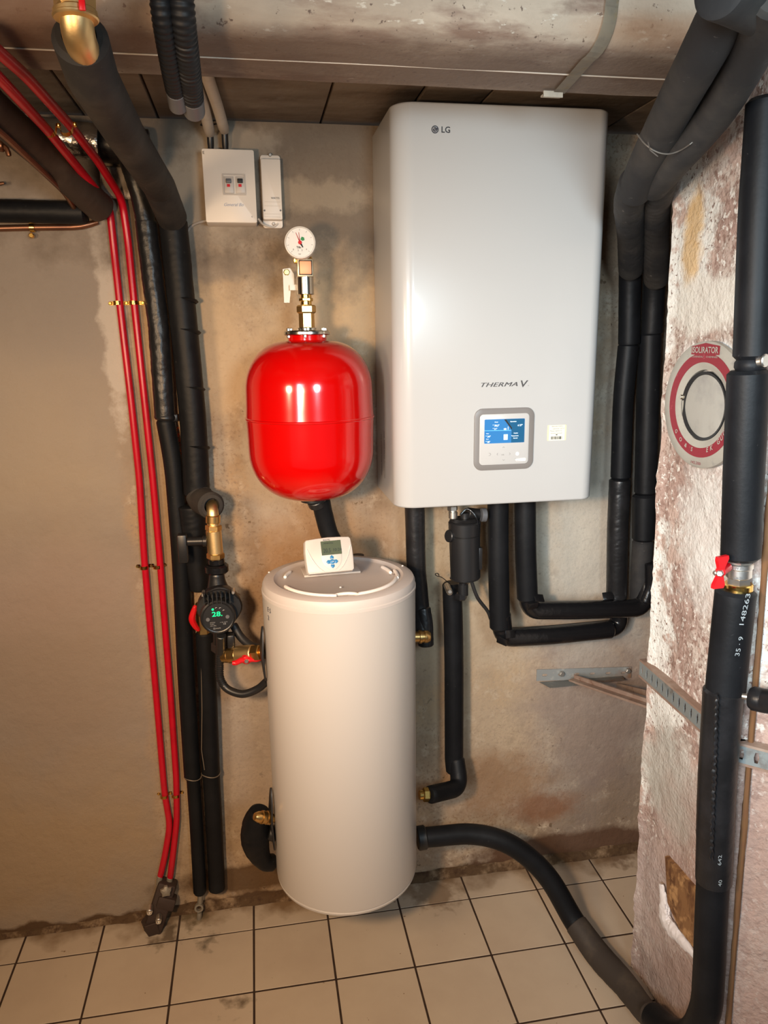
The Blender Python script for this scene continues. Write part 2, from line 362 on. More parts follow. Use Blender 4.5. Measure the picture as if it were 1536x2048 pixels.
def prism(bm, poly, h, M=None, bev=0, hole=None):
    """poly in local xy, extruded 0..h along local z; optional hole polygon with the same count; bev inset on the top edge"""
    n = len(poly); c = (sum(p[0] for p in poly)/n, sum(p[1] for p in poly)/n)
    def ring(pl, z, k=0):
        out = []
        for p in pl:
            d = Vector((p[0]-c[0], p[1]-c[1])); L_ = d.length; d = d*((L_-k)/L_) if L_ > 1e-9 else d
            out.append(bm.verts.new((c[0]+d.x, c[1]+d.y, z)))
        return out
    rs = [ring(poly, 0)]
    if bev: rs += [ring(poly, h-bev), ring(poly, h-bev*.3, bev*.35), ring(poly, h, bev)]
    else: rs.append(ring(poly, h))
    if hole:
        rs += [ring(hole, h), ring(hole, 0)]
    allr = rs
    for a, b in zip(allr, allr[1:]):
        for k in range(n): bm.faces.new((a[k], a[(k+1) % n], b[(k+1) % n], b[k]))
    if hole:
        a, b = allr[-1], allr[0]
        for k in range(n): bm.faces.new((a[k], a[(k+1) % n], b[(k+1) % n], b[k]))
    else: bm.faces.new(allr[0][::-1]); bm.faces.new(allr[-1])
    vs = [v for r in allr for v in r]
    if M: bmesh.ops.transform(bm, matrix=M, verts=vs)
    return bm
def NB(): return bmesh.new()
def text(name, s, p0, xd, ud, height, m, parent, width=None, shear=0, bold=0, depth=.0004, align='LEFT', spacing=1, out=None):
    cu = bpy.data.curves.new(name, 'FONT'); cu.body = s; cu.size = 1; cu.shear = shear; cu.offset = bold; cu.align_x = align; cu.space_character = spacing
    cu.resolution_u = 3; cu.extrude = 0
    t = bpy.data.objects.new('tmp_text', cu); COL.objects.link(t); bpy.context.view_layer.update()
    me = bpy.data.meshes.new_from_object(t.evaluated_get(bpy.context.evaluated_depsgraph_get())); bpy.data.objects.remove(t)
    me.name = name; me.materials.clear()
    xs = [v.co.x for v in me.vertices]; w0 = max(xs)-min(xs)
    xd = Vector(xd).normalized(); ud = Vector(ud); ud = (ud-xd*ud.dot(xd)).normalized(); nd = xd.cross(ud)
    sy = height/.72; sx = width/w0 if width else sy
    M = Matrix((xd*sx, ud*sy, nd)).transposed().to_4x4(); M.translation = Vector(p0)+nd*depth
    if width and align == 'LEFT': M.translation -= xd*min(xs)*sx
    me.transform(M); return link(name, me, m, parent, smooth=False)

Xp = Vector((1, 0, 0)); Zp = Vector((0, 0, 1)); TOCAM = Vector((0, -1, 0))

# ---------------------------------------------------------------- the setting
ZC = 2.120
# back wall: an uneven rendered face
bm = NB(); nx, nz = 200, 130; g = []
for i in range(nx+1):
    row = []
    for k in range(nz+1):
        x = -2.0+4.2*i/nx; z = ZC*k/nz
        d = noise.noise(Vector((x*3, z*3, 0)))*.004 + noise.noise(Vector((x*12, z*12, 5)))*.0018
        edge = -.32 + noise.noise(Vector((z*9, 3, 1)))*.012
        d -= .004*max(0, min(1, (edge-x)/.012+.5)) - 0
        row.append(bm.verts.new((x, min(d-.001, .004), z)))
    g.append(row)
for i in range(nx):
    for k in range(nz): bm.faces.new((g[i][k], g[i+1][k], g[i+1][k+1], g[i][k+1]))
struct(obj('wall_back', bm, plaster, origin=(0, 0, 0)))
bm = NB(); box(bm, (-2.05, -1.3, ZC/2), (.1, 2.8, ZC)); struct(obj('wall_left', bm, plaster, origin=(0, 0, 0)))
bm = NB(); box(bm, (2.25, -1.3, ZC/2), (.1, 2.8, ZC)); struct(obj('wall_right', bm, plaster, origin=(0, 0, 0)))
# mortar-like dirt skirting at the foot of the wall
bm = NB(); g = []
for i in range(161):
    x = -1.95+4.1*i/160; hh = .014+.010*noise.noise(Vector((x*7, 0, 0)))+.006*noise.noise(Vector((x*30, 2, 0)))
    if x > -.42: hh += .012
    g.append([bm.verts.new((x, .0, hh+.004)), bm.verts.new((x, -.010, hh)), bm.verts.new((x, -.016-.006*noise.noise(Vector((x*22, 5, 0))), .0025))])
for a, b in zip(g, g[1:]):
    for k in range(2): bm.faces.new((a[k], b[k], b[k+1], a[k+1]))
dirt = mat('dirt_fillet', (.11, .068, .038), .95, patches=[(18, (.30, .21, .13), .5, .66), (50, (.07, .04, .025), .5, .7)], bump=[(60, .6, .004)], spec=.1)
struct(obj('baseboard_back', bm, dirt, origin=(0, 0, 0)))

# floor: grout bed and single tiles
bm = NB(); box(bm, (.1, -1.25, -.0243), (4.3, 2.7, .05)); floor = struct(obj('floor', bm, grout_m, smooth=False, origin=(0, 0, -.005)))
T = .21; X0, Y0 = -.0791, .1075
def tile_mesh(w, d):
    b = NB(); box(b, (0, 0, -.003), (w-.0052, d-.0052, .008), bev=.0012, seg=2); me = bpy.data.meshes.new('tile')
    b.to_mesh(me); b.free(); me.materials.append(tile_m); return me
full = tile_mesh(T, T); back = tile_mesh(T, Y0-.004)
for i in range(-9, 10):
    for j in range(-1, 9):
        cx = X0+(i+.5)*T; cyy = -(Y0+(j+.5)*T); me = full
        if j == -1: me = back; cyy = -(Y0)/2-.003
        if cx > 1.05 and cyy < -.5: continue
        if cx > 2.1 or cx < -1.9: continue
        o = bpy.data.objects.new('tile', me); COL.objects.link(o); o.parent = floor
        o.location = Vector((cx, cyy, .001+random.uniform(-.0004, .0004)))-floor.location
        o.rotation_euler = (random.uniform(-.002, .002), random.uniform(-.002, .002), random.uniform(-.003, .003))
# tile material should differ slightly from tile to tile
N, L, b = nodes_of(tile_m); oi = N.new('ShaderNodeObjectInfo'); ad = N.new('ShaderNodeVectorMath'); ad.operation = 'MULTIPLY_ADD'
ad.inputs[1].default_value = (9, 7, 5)
for n in list(N):
    if n.type == 'MAPPING':
        a2 = N.new('ShaderNodeVectorMath'); a2.operation = 'ADD'; cm = N.new('ShaderNodeVectorMath'); cm.operation = 'SCALE'
        cx_ = N.new('ShaderNodeCombineXYZ'); L.new(oi.outputs['Random'], cx_.inputs[0]); L.new(oi.outputs['Random'], cx_.inputs[1])
        L.new(cx_.outputs[0], cm.inputs[0]); cm.inputs['Scale'].default_value = 37
        src = n.inputs[0].links[0].from_socket; L.new(src, a2.inputs[0]); L.new(cm.outputs[0], a2.inputs[1]); L.new(a2.outputs[0], n.inputs[0])
# grime along the wall, on the tiles: belongs to the floor, placed by floor position
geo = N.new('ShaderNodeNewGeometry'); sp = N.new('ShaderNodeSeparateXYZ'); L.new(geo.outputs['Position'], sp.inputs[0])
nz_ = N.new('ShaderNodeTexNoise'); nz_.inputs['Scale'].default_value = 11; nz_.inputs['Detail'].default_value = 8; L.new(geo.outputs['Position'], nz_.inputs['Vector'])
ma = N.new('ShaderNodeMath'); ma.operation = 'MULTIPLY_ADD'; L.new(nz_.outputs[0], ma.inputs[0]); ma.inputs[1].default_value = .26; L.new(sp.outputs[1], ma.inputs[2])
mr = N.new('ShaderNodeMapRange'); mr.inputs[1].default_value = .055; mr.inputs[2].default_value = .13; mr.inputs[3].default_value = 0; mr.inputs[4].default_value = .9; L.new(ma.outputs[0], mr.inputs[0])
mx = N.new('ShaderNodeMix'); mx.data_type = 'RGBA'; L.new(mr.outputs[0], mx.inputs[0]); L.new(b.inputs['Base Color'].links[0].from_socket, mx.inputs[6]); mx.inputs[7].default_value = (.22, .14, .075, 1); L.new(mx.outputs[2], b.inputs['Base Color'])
def floor_spot(c, r, colr, amt):
    v = N.new('ShaderNodeVectorMath'); v.operation = 'DISTANCE'; L.new(geo.outputs['Position'], v.inputs[0]); v.inputs[1].default_value = c
    a = N.new('ShaderNodeMath'); a.operation = 'MULTIPLY_ADD'; n2 = N.new('ShaderNodeTexNoise'); n2.inputs['Scale'].default_value = 34; n2.inputs['Detail'].default_value = 8; L.new(geo.outputs['Position'], n2.inputs['Vector'])
    L.new(n2.outputs[0], a.inputs[0]); a.inputs[1].default_value = .16; L.new(v.outputs['Value'], a.inputs[2])
    q = N.new('ShaderNodeMapRange'); q.inputs[1].default_value = r+.06; q.inputs[2].default_value = r+.10; q.inputs[3].default_value = amt; q.inputs[4].default_value = 0; L.new(a.outputs[0], q.inputs[0])
    m_ = N.new('ShaderNodeMix'); m_.data_type = 'RGBA'; L.new(q.outputs[0], m_.inputs[0]); L.new(b.inputs['Base Color'].links[0].from_socket, m_.inputs[6]); m_.inputs[7].default_value = (*colr, 1); L.new(m_.outputs[2], b.inputs['Base Color'])
floor_spot(PZ(385, 1835, 0), .035, (.16, .12, .07), .9)
floor_spot(PZ(410, 1885, 0), .012, (.12, .10, .07), .8)
floor_spot(PZ(330, 1870, 0), .03, (.13, .09, .055), .8)
floor_spot(PZ(470, 2010, 0), .012, (.10, .07, .04), .8)
floor_spot(PZ(870, 1790, 0), .06, (.20, .13, .075), .7)
floor_spot(PZ(1235, 1715, 0), .04, (.20, .13, .08), .8)

# ceiling slabs with joints
bm = NB(); box(bm, (.1, -1.3, ZC+.06), (4.4, 2.9, .08)); ceil = struct(obj('ceiling', bm, concrete_c, smooth=False, origin=(0, 0, ZC)))
jx = [-2.05, -1.3, -.93, -.56, -.349, -.186, .19, .382, .527, .9, 1.27, 1.64, 2.2]
for a, c in zip(jx, jx[1:]):
    b2 = NB(); box(b2, ((a+c)/2, -1.3, ZC+.012+random.uniform(0, .003)), (c-a-.006, 2.8, .018), bev=.002); obj('panel', b2, concrete_c, ceil)

# square masonry column on the right, battered and rough
def colpt(plan, z):
    x, y, k = plan; return Vector((x-k*z, y, z))
plan = [(1.75, -.424, .0), (.905, -.424, .017), (.907, -.772, .0275), (1.30, -1.14, .01), (1.75, -1.14, 0)]
bm = NB(); rows = []; NZ = 150
dens = [40, 44, 60, 20]
for k in range(NZ+1):
    z = ZC*k/NZ; row = []
    for (a, c), n in zip(zip(plan, plan[1:]), dens):
        pa, pc = colpt(a, z), colpt(c, z); t = (pc-pa).normalized(); nr = Vector((t.y, -t.x, 0))*-1
        for j in range(n):
            f = j/n; p = pa.lerp(pc, f)
            d = noise.noise(Vector((p.x*9, p.y*9, z*9)))*.005 + noise.noise(Vector((p.x*35, p.y*35, z*35)))*.0022
            e = min(f, 1-f)*(pc-pa).length
            if e < .02: d -= (.02-e)*.28 + abs(noise.noise(Vector((z*30, 7, 1))))*.006
            row.append(bm.verts.new(p + Vector((-nr.x, -nr.y, 0))*(-d)))
    rows.append(row)
for a, b2 in zip(rows, rows[1:]):
    for k in range(len(a)-1): bm.faces.new((a[k], a[k+1], b2[k+1], b2[k]))
colm = paint_col
# patches of its own on the column
blob(colm, (.88, -.62, 1.24), (1, .10, .16), (.66, .64, .60), 12, .5, .25, .8)
blob(colm, (.87, -.50, 1.80), (1, .035, .10), (.68, .46, .22), 18, .5, .3, .85)
blob(colm, (.87, -.60, 1.68), (1, .18, .05), (.72, .69, .62), 14, .5, .2, .9)
blob(colm, (.87, -.60, 1.56), (1, .12, .04), (.80, .79, .76), 14, .5, .2, .9)
blob(colm, (.88, -.55, .62), (1, .12, .13), (.47, .45, .40), 12, .35, .2, .9)
blob(colm, (.89, -.50, .25), (1, .16, .22), (.50, .42, .40), 10, .4, .4, .7)
blob(colm, (.9, -.66, .1), (1, .14, .12), (.36, .27, .24), 18, .6, .25, .8)
blob(colm, (1.0, -.86, .45), (.3, .3, .42), (.40, .28, .235), 10, .4, .4, .8)
colo = struct(obj('wall_column', bm, colm, sharp=math.radians(80), origin=(0, 0, 0)))

# brown board bared in the column's foot, with a smear of white plaster
def X_(u, v, x=.893): return PX(u, v, x)
bm = NB(); pl = [X_(1333, 1712, .889), X_(1398, 1785, .889), X_(1398, 1905, .889), X_(1362, 1858, .889), X_(1338, 1805, .889)]
vs = [bm.verts.new(p+Vector((-.004, 0, 0))) for p in pl]; vb = [bm.verts.new(p+Vector((.02, 0, 0))) for p in pl]
bm.faces.new(vs)
for k in range(5): bm.faces.new((vs[k], vs[(k+1) % 5], vb[(k+1) % 5], vb[k]))
o = obj('board', bm, wood, smooth=False); o.parent = colo; o.location = Vector(o.location); lab(o, 'brown board showing in a gap at the foot of the whitewashed column')
bm = NB(); tube(bm, [X_(*p, .886) for p in [(1322, 1768), (1328, 1805), (1330, 1842), (1350, 1866), (1380, 1900), (1395, 1922)]], lambda t: .009+.011*math.sin(PI*min(1, t*1.05)), seg=20, step=.003, wrinkle=.6, seed=3)
for v in bm.verts: v.co.x = .887+(v.co.x-.886)*.5
o = obj('plaster_smear', bm, gypsum); o.parent = colo; lab(o, 'thick white plaster smear')

# ---------------------------------------------------------------- large ventilation duct under the ceiling
dt = thing('ventilation_duct', 'long grey-brown box duct running across under the ceiling with a hanger strap', 'duct', (.3, -.62, 2.05))
bm = NB(); yb, yf, zb, R = -.523, -.745, 2.048, .05
prof = [(yb, 2.117), (yb, zb+.004), (yb-.004, zb), (-.617, zb), (-.6172, zb+.002), (-.619, zb+.002), (-.6192, zb)]
prof += [(yf+R-R*math.sin(a), zb+R-R*math.cos(a)) for a in [PI/2*k/8 for k in range(9)]] + [(yf, 2.117)]
nxd = 90; g = []
for i in range(nxd+1):
    x = -1.9+4.0*i/nxd; g.append([bm.verts.new((x, y, min(z+noise.noise(Vector((x*6, y*20, z*8)))*.002, 2.1175))) for y, z in prof])
for a, b2 in zip(g, g[1:]):
    for k in range(len(prof)-1): bm.faces.new((a[k], a[k+1], b2[k+1], b2[k]))
    bm.faces.new((a[-1], a[0], b2[0], b2[-1]))
bm.faces.new(g[0]); bm.faces.new(g[-1])
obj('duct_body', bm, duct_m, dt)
dl = dt.location
blob(duct_m, (.3-dl.x, -.62-dl.y, 2.046-dl.z), (3, .13, .012), (.17, .125, .10), 7, .5, .5, .8)  # shade of the underside painted into the duct colour
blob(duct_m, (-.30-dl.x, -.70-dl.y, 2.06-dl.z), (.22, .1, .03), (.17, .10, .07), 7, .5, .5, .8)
blob(duct_m, (.62-dl.x, -.74-dl.y, 2.075-dl.z), (.10, .05, .02), (.42, .27, .17), 9, .5, .5, .6)
bm = NB(); tube(bm, [Vector((x, -.6181, zb-.0006+.0006*math.sin(x*7))) for x in [-1.9+.1*k for k in range(41)]], .0012, 6, .05); lab(obj('seam', bm, mat('seam_pale', (.55, .48, .40), .7), dt), 'pale seam line along the duct underside')
# strap: up the front, then slanting back under the duct
def ribbon(bm, pts, w, wd, th=.002):
    rows_ = []
    for p in pts:
        p = Vector(p); wv = Vector(wd).normalized()*(w/2); rows_.append([bm.verts.new(p-wv), bm.verts.new(p+wv)])
    fs = [bm.faces.new((a[0], a[1], b3[1], b3[0])) for a, b3 in zip(rows_, rows_[1:])]
    bmesh.ops.solidify(bm, geom=fs, thickness=th); return bm
st = thing('hanger_strap', 'bent galvanised strap with rust wrapped under the duct above the white unit', 'strap', PZ(1205, 90, zb))
p1 = PZ(1207, 92, zb-.003); p2 = PZ(1150, 150, zb-.004); p3 = PZ(1118, 186, zb-.006)
bm = NB(); ribbon(bm, [(p1.x+.012, yf-.004, 2.116)] + [(p1.x+.010*math.cos(a), yf+R-(R+.0045)*math.cos(a), zb+R-(R+.0045)*math.sin(a)) for a in [PI/2*k/8 for k in range(9)]] + [p2, p3], .024, (1, .25, 0), .0025)
obj('strip', bm, strap_m, st, smooth=False)
bm = NB(); box(bm, (p3.x-.012, p3.y+.004, p3.z-.004), (.036, .014, .003)); box(bm, (p3.x-.012, p3.y-.002, p3.z-.003), (.036, .003, .010)); obj('foot', bm, strap_m, st, smooth=False)

# ---------------------------------------------------------------- generic runs of insulated pipe
def foam_pipe(parent, name, pts, r, m=None, fil=.04, wr=.02, seed=0, seg=24, step=.006, smooth_path=False, **k):
    bm = NB(); path = catmull(pts) if smooth_path else fillet(pts, fil)
    if wr > .025: step, seg = .0028, 40
    tube(bm, path, r, seg, step, wrinkle=wr, seed=seed, **k); return obj(name, bm, m or foam, parent)

# fat pipe from the ceiling on the left down to the pump
g1 = thing('insulated_pipe', 'thick dusty grey insulated pipe from the brass elbow at the ceiling down to the pump', 'pipe', P(395, 985, -.06), 'black insulated pipes')
s0 = P(163, 118, -.85); s1 = P(340, 415, -.075)
bm = NB(); tube(bm, [P(158, 70, -.88), P(185, 155, -.80), P(250, 268, -.50), P(318, 372, -.20), P(345, 438, -.072)], lambda t: .0335, 28, .008, wrinkle=.012, seed=2, wall=.25)
lab(obj('insulation', bm, foam_old, g1), 'dusty grey upper length with an open mouth around the elbow')
g1b = foam_pipe(g1, 'insulation', uvy([(346, 440, -.062), (358, 560, -.06), (375, 720, -.06), (388, 860, -.06), (394, 990, -.06)]), .032, foam, wr=.035, seed=4, fil=.1)
g1c = foam_pipe(g1, 'insulation', uvy([(396, 985, -.062), (402, 1000, -.075), (424, 1012, -.15)]), .033, foam_old, wr=.02, seed=6, fil=.03, wall=.3)
g1d = foam_pipe(g1, 'insulation', uvy([(384, 1010, -.052), (393, 1100, -.052), (400, 1180, -.052)]), lambda t: .034-.008*t, foam, wr=.05, seed=7)
for v_ in (600, 662, 776, 893):
    bm = NB(); pc = P(368+(v_-600)*.085, v_, -.06); lathe(bm, [(.030, -.004), (.0338, 0), (.030, .004)], at(pc, (.15, .1, 1)), 24, lambda a: 1+.02*math.sin(3*a+v_)); lab(obj('crease', bm, foam, g1), 'puckered fold in the insulation')
# brass elbow and valve of this pipe at the ceiling
be = thing('brass_elbow', 'large brass elbow pointing down out of the insulation at top left', 'fitting', P(155, 60, -.93), 'brass pipe fittings')
bm = NB(); e0 = P(148, -30, -.93); tube(bm, fillet([e0, P(155, 70, -.915), P(170, 105, -.87), P(195, 150, -.80)], .035), .0188, 24, .003); obj('elbow', bm, bronze, be)
bm = NB(); cyl(bm, P(152, 36, -.925), P(150, 20, -.925), .0245); cyl(bm, P(150, 20, -.925), P(148, -30, -.925), .023, hexn=True); cyl(bm, P(151, 30, -.925), P(152, 40, -.925), .0255); obj('collar', bm, bronze, be)
bm = NB(); q = P(164, 5, -.953); box(bm, q, (.007, .004, .016), bev=.001); lab(obj('indicator_tab', bm, red_pl, be), 'small red tab')

# second black pipe, left of the first, down to the floor
g2 = thing('insulated_pipe', 'thin black taped pipe just right of the red tubes, reaching the floor', 'pipe', P(395, 1785, -.04), 'black insulated pipes')
foam_pipe(g2, 'insulation', uvy([(250, 300, -.09), (268, 350, -.06), (283, 400, -.05), (296, 470, -.045)]), .022, tape, wr=.08, seed=11, fil=.05)
foam_pipe(g2, 'insulation', uvy([(292, 440, -.045), (303, 540, -.042), (318, 650, -.042), (330, 838, -.042)]), .0245, tape, wr=.07, seed=12, fil=.1)
foam_pipe(g2, 'insulation', uvy([(330, 838, -.038), (347, 930, -.038), (362, 1120, -.038), (372, 1350, -.038), (385, 1556, -.036)]), lambda t: .0225, foam, wr=.012, seed=13, fil=.1)
foam_pipe(g2, 'insulation', uvy([(386, 1548, -.034), (393, 1650, -.032), (400, 1786, -.034)]), .0185, foam, wr=.02, seed=14, fil=.1)
bm = NB(); pc = P(331, 834, -.04); lathe(bm, [(.024, -.007), (.027, -.002), (.0265, .004), (.024, .008)], at(pc, (.1, 0, 1)), 24); box(bm, pc+Vector((.02, -.006, -.002)), (.02, .012, .018), bev=.003); obj('tape_collar', bm, tape, g2)
# third pipe, below the pump
g3 = thing('insulated_pipe', 'black insulated pipe below the pump ending just above the floor', 'pipe', P(430, 1770, -.04), 'black insulated pipes')
foam_pipe(g3, 'insulation', uvy([(410, 1262, -.05), (416, 1400, -.05), (422, 1548, -.045)]), .0245, foam, wr=.012, seed=21)
foam_pipe(g3, 'insulation', uvy([(422, 1542, -.042), (428, 1650, -.038), (434, 1778, -.036)]), .0235, foam, wr=.03, seed=22)
# wire ties where both pipes change section
bm = NB()
for pc, r in ((P(386, 1552, -.036), .0235), (P(422, 1545, -.045), .0255)):
    tube(bm, [pc+Vector((r*math.cos(a), r*math.sin(a), .003*math.sin(2*a))) for a in [2*PI*k/24 for k in range(25)]], .0013, 6, .004)
tube(bm, uvy([(402, 1300, -.07), (404, 1420, -.07), (403, 1500, -.07), (409, 1540, -.075)]), .0011, 6, .01)
tag(obj('wire_tie', bm, mat('tie_wire', (.20, .16, .12), .5, .3)), 'pale wire twisted around the two black pipes near the floor', 'wire')
# red ball valve half hidden behind the pump
vr = thing('ball_valve', 'small brass ball valve with red handle half hidden behind the pump', 'valve', P(402, 1240, -.06), 'ball valves')
bm = NB(); cyl(bm, P(408, 1266, -.062), P(404, 1205, -.062), .017, hexn=True); obj('valve_body', bm, brass, vr)
bm = NB(); pc = P(391, 1236, -.085)
tube(bm, catmull([pc+Vector((.003, 0, .034)), pc+Vector((-.004, -.004, .016)), pc+Vector((-.008, -.006, 0)), pc+Vector((-.003, -.004, -.018)), pc+Vector((.006, 0, -.034))]), lambda t: .0055+.003*math.sin(PI*t), 10, .004); obj('handle', bm, red_pl, vr)

# drain fitting at the end of the second pipe
fd = thing('drain_cock', 'corroded grey drain cock hanging under the black pipe near the floor', 'fitting', P(401, 1830, -.035))
bm = NB(); cyl(bm, P(401, 1784, -.034), P(400, 1806, -.034), .008, hexn=True); obj('nipple', bm, oldgrey, fd)
bm = NB(); lathe(bm, [(.0075, -.005), (.0125, -.005), (.0125, .005), (.0075, .005), (.0075, -.005)], at(P(398, 1815, -.04), (0, -1, .1)), 20); tube(bm, uvy([(399, 1825, -.036), (398, 1845, -.037), (399, 1868, -.04)]), .0075, 12, .005); obj('tap_body', bm, oldgrey, fd)

# pair of red tubes
rt_paths = [[(-60, 95, -.72), (20, 178, -.58), (95, 260, -.36), (160, 340, -.17), (219, 412, -.03), (228, 500, -.016), (241, 620, -.016), (262, 800, -.016), (279, 960, -.016), (288, 1110, -.016), (300, 1250, -.016), (315, 1420, -.016), (329, 1585, -.016), (340, 1650, -.018), (330, 1710, -.024), (320, 1755, -.028)],
            [(-40, 70, -.80), (50, 150, -.60), (140, 250, -.34), (196, 322, -.17), (244, 398, -.03), (256, 480, -.016), (268, 600, -.016), (288, 790, -.016), (305, 950, -.016), (320, 1120, -.016), (330, 1250, -.016), (342, 1400, -.016), (353, 1560, -.016), (354, 1640, -.018), (346, 1710, -.024), (340, 1758, -.028)]]
for k, (pp, lb) in enumerate(zip(rt_paths, ('left one of two slim red heating tubes running down the wall', 'right one of two slim red heating tubes running down the wall'))):
    bm = NB(); tube(bm, fillet(uvy(pp), .03), .0088, 16, .01); tag(obj('red_tube', bm, red_pipe), lb, 'pipe', 'red tubes')
    bm = NB(); a = P(*pp[-1]); cyl(bm, a+Vector((0, 0, .006)), a+Vector((-.004, -.002, -.022)), .0082); tag(obj('tube_ferrule', bm, oldgrey), 'grey ferrule ending the %s red tube above the dark manifold' % ('left', 'right')[k], 'fitting', 'tube ferrules')
# clips
def double_clip(u1, v1, u2, v2, y, lb, lag=0):
    a, c = P(u1, v1, y), P(u2, v2, y); d = (c-a).normalized(); t = thing('pipe_clip', lb, 'clip', (a+c)/2, 'brass double clips')
    out = (Vector((0, -1, 0)) if not lag else Vector((0, -.5, -.86)))
    bm = NB(); w = (c-a).length; pts = []
    for f in [k/40 for k in range(41)]:
        h = 0
        for f0 in (.27, .73):
            x = abs(f-f0)*w
            if x < .0108: h = .0125+math.sqrt(max(0, .0108**2-x*x))
        pts.append(a+d*(f*w)+out*(.003+h))
    ribbon(bm, pts, .009, d.cross(out), .0015); obj('strap', bm, brass_b, t)
    for f, m_ in ((.03, brass_b), (.5, brass_b), (.97, brass_b)):
        bm = NB(); p = a+d*(f*w); cyl(bm, p, p+out*.007, .0042, 12); obj('screw', bm, m_, t)
double_clip(219, 607, 288, 606, -.001, 'uppermost brass double clip on the vertical part of the red tubes')
double_clip(274, 1132, 332, 1129, -.001, 'brass double clip on the red tubes level with the pump')
double_clip(316, 1586, 366, 1583, -.001, 'lowest brass double clip on the red tubes, near the floor')
double_clip(82, 250, 152, 246, -.345, 'brass double clip on the slanting red tubes under the ceiling', 1)
# dark manifold lying at the end of the red tubes
mf = thing('manifold_block', 'dark corroded manifold block with two silver nipples at the foot of the wall', 'manifold', PZ(318, 1860, 0))
A = P(335, 1768, -.03); B = P(308, 1852, -.055); ax = (A-B).normalized()
bm = NB(); box(bm, (0, 0, 0), (.052, .05, (A-B).length+.02), at((A+B)/2, ax), bev=.008); box(bm, (.012, -.012, .02), (.05, .04, .035), at((A+B)/2, ax), bev=.006); cyl(bm, B+Vector((.004, 0, -.008)), B+Vector((-.004, 0, .028)), .031, hexn=True); obj('block', bm, manifold_m, mf)
for u, v, y in ((299, 1825, -.085), (317, 1843, -.09)):
    bm = NB(); p = P(u, v, y); cyl(bm, p+Vector((0, .02, .004)), p, .0085, 14); lathe(bm, [(.0035, 0), (.0070, 0), (.0070, .003), (.0035, .003), (.0035, 0)], at(p+Vector((0, 0, 0)), (.1, -1, -.1)), 16); obj('nipple', bm, nickel, mf)
bm = NB(); p = P(332, 1782, -.07); lathe(bm, [(0, 0), (.015, 0), (.013, .006), (.006, .010), (0, .010)], at(p, (.2, -1, .3)), 14, lambda a: 1+.2*math.sin(5*a)); obj('vent_screw', bm, oldgrey, mf)

# things high on the left
o = foam_pipe(None, 'lagged_pipe', uvy([(-160, 70, -.78), (-20, 215, -.44), (80, 302, -.22), (203, 418, -.048)]), lambda t: .033, brownpipe, wr=.03, seed=31); tag(o, 'thick dark brown lagged pipe slanting from the left edge under the red tubes', 'pipe')
bm = NB(); tube(bm, fillet(uvy([(-60, 215, -.6), (10, 272, -.42), (130, 385, -.12), (168, 448, -.012)]), .03), .006, 10, .02); tag(obj('copper_tube', bm, copper), 'thin brown copper tube along the underside of the lagged pipe', 'pipe', 'copper tubes')
bm = NB(); tube(bm, fillet(uvy([(-200, 462, -.02), (60, 455, -.02), (160, 454, -.02), (196, 444, -.012)]), .03), .0072, 12, .02); tag(obj('copper_tube', bm, copper), 'horizontal copper tube on the left wall held by a brass clip', 'pipe', 'copper tubes')
o = foam_pipe(None, 'insulated_pipe', uvy([(-200, 420, -.05), (30, 422, -.05), (170, 426, -.05)]), .0245, foam, wr=.03, seed=33); tag(o, 'short horizontal black insulated pipe above the copper tube at left', 'pipe', 'black insulated pipes')
cl = thing('pipe_clip', 'single brass clip holding the horizontal copper tube', 'clip', P(65, 455, -.02))
bm = NB(); lathe(bm, [(.0075, -.005), (.0105, -.005), (.0105, .005), (.0075, .005), (.0075, -.005)], at(P(65, 455, -.02), (1, 0, 0)), 20); obj('ring', bm, brass_b, cl)
for dv in (-16, 17):
    bm = NB(); p = P(65, 455+dv, -.012); cyl(bm, p, p+Vector((0, -.012, 0)), .0058, 12); obj('screw', bm, brass_b, cl)
o = foam_pipe(None, 'foil_pipe', uvy([(60, 268, -.07), (120, 276, -.07), (203, 286, -.07)]), .038, foil, wr=.05, seed=35); tag(o, 'stub of foil-wrapped silver pipe under the ceiling behind the red tubes', 'pipe')
o = foam_pipe(None, 'pipe_stub', uvy([(202, 286, -.066), (250, 292, -.066), (300, 298, -.06)]), .040, tape, wr=.06, seed=36); tag(o, 'dark taped pipe sleeve joining the silver foil-wrapped pipe', 'pipe')
bm = NB(); box(bm, P(236, 366, -.018), (.075, .03, .07), bev=.012, seg=3)
for v in bm.verts: v.co += Vector([noise.noise(v.co*30+Vector((k*5, 0, 0)))*.008 for k in range(3)])
tag(obj('masonry_lump', bm, mat('rough_render', (.26, .22, .18), .95, patches=[(30, (.6, .55, .5), .55, .68, 4)], bump=[(50, .9, .006)]), smooth=False), 'rough lump of render bulging from the wall behind the red tubes', 'masonry')
vt = thing('wheel_valve', 'old brass tap poking in at the left edge below the lagged pipe', 'valve', P(0, 295, -.2))
bm = NB(); cyl(bm, P(-30, 285, -.2), P(8, 292, -.2), .012); tube(bm, fillet(uvy([(0, 290, -.2), (14, 296, -.2), (18, 312, -.2)]), .01), .0055, 10, .004, rf=None); obj('spout', bm, copper, vt)
bm = NB(); tube(bm, uvy([(-40, 372, -.03), (-5, 368, -.03), (8, 366, -.03)]), .004, 8, .01); tag(obj('wall_hook', bm, copper), 'small brown hook on the wall above the black pipe at left edge', 'hook')

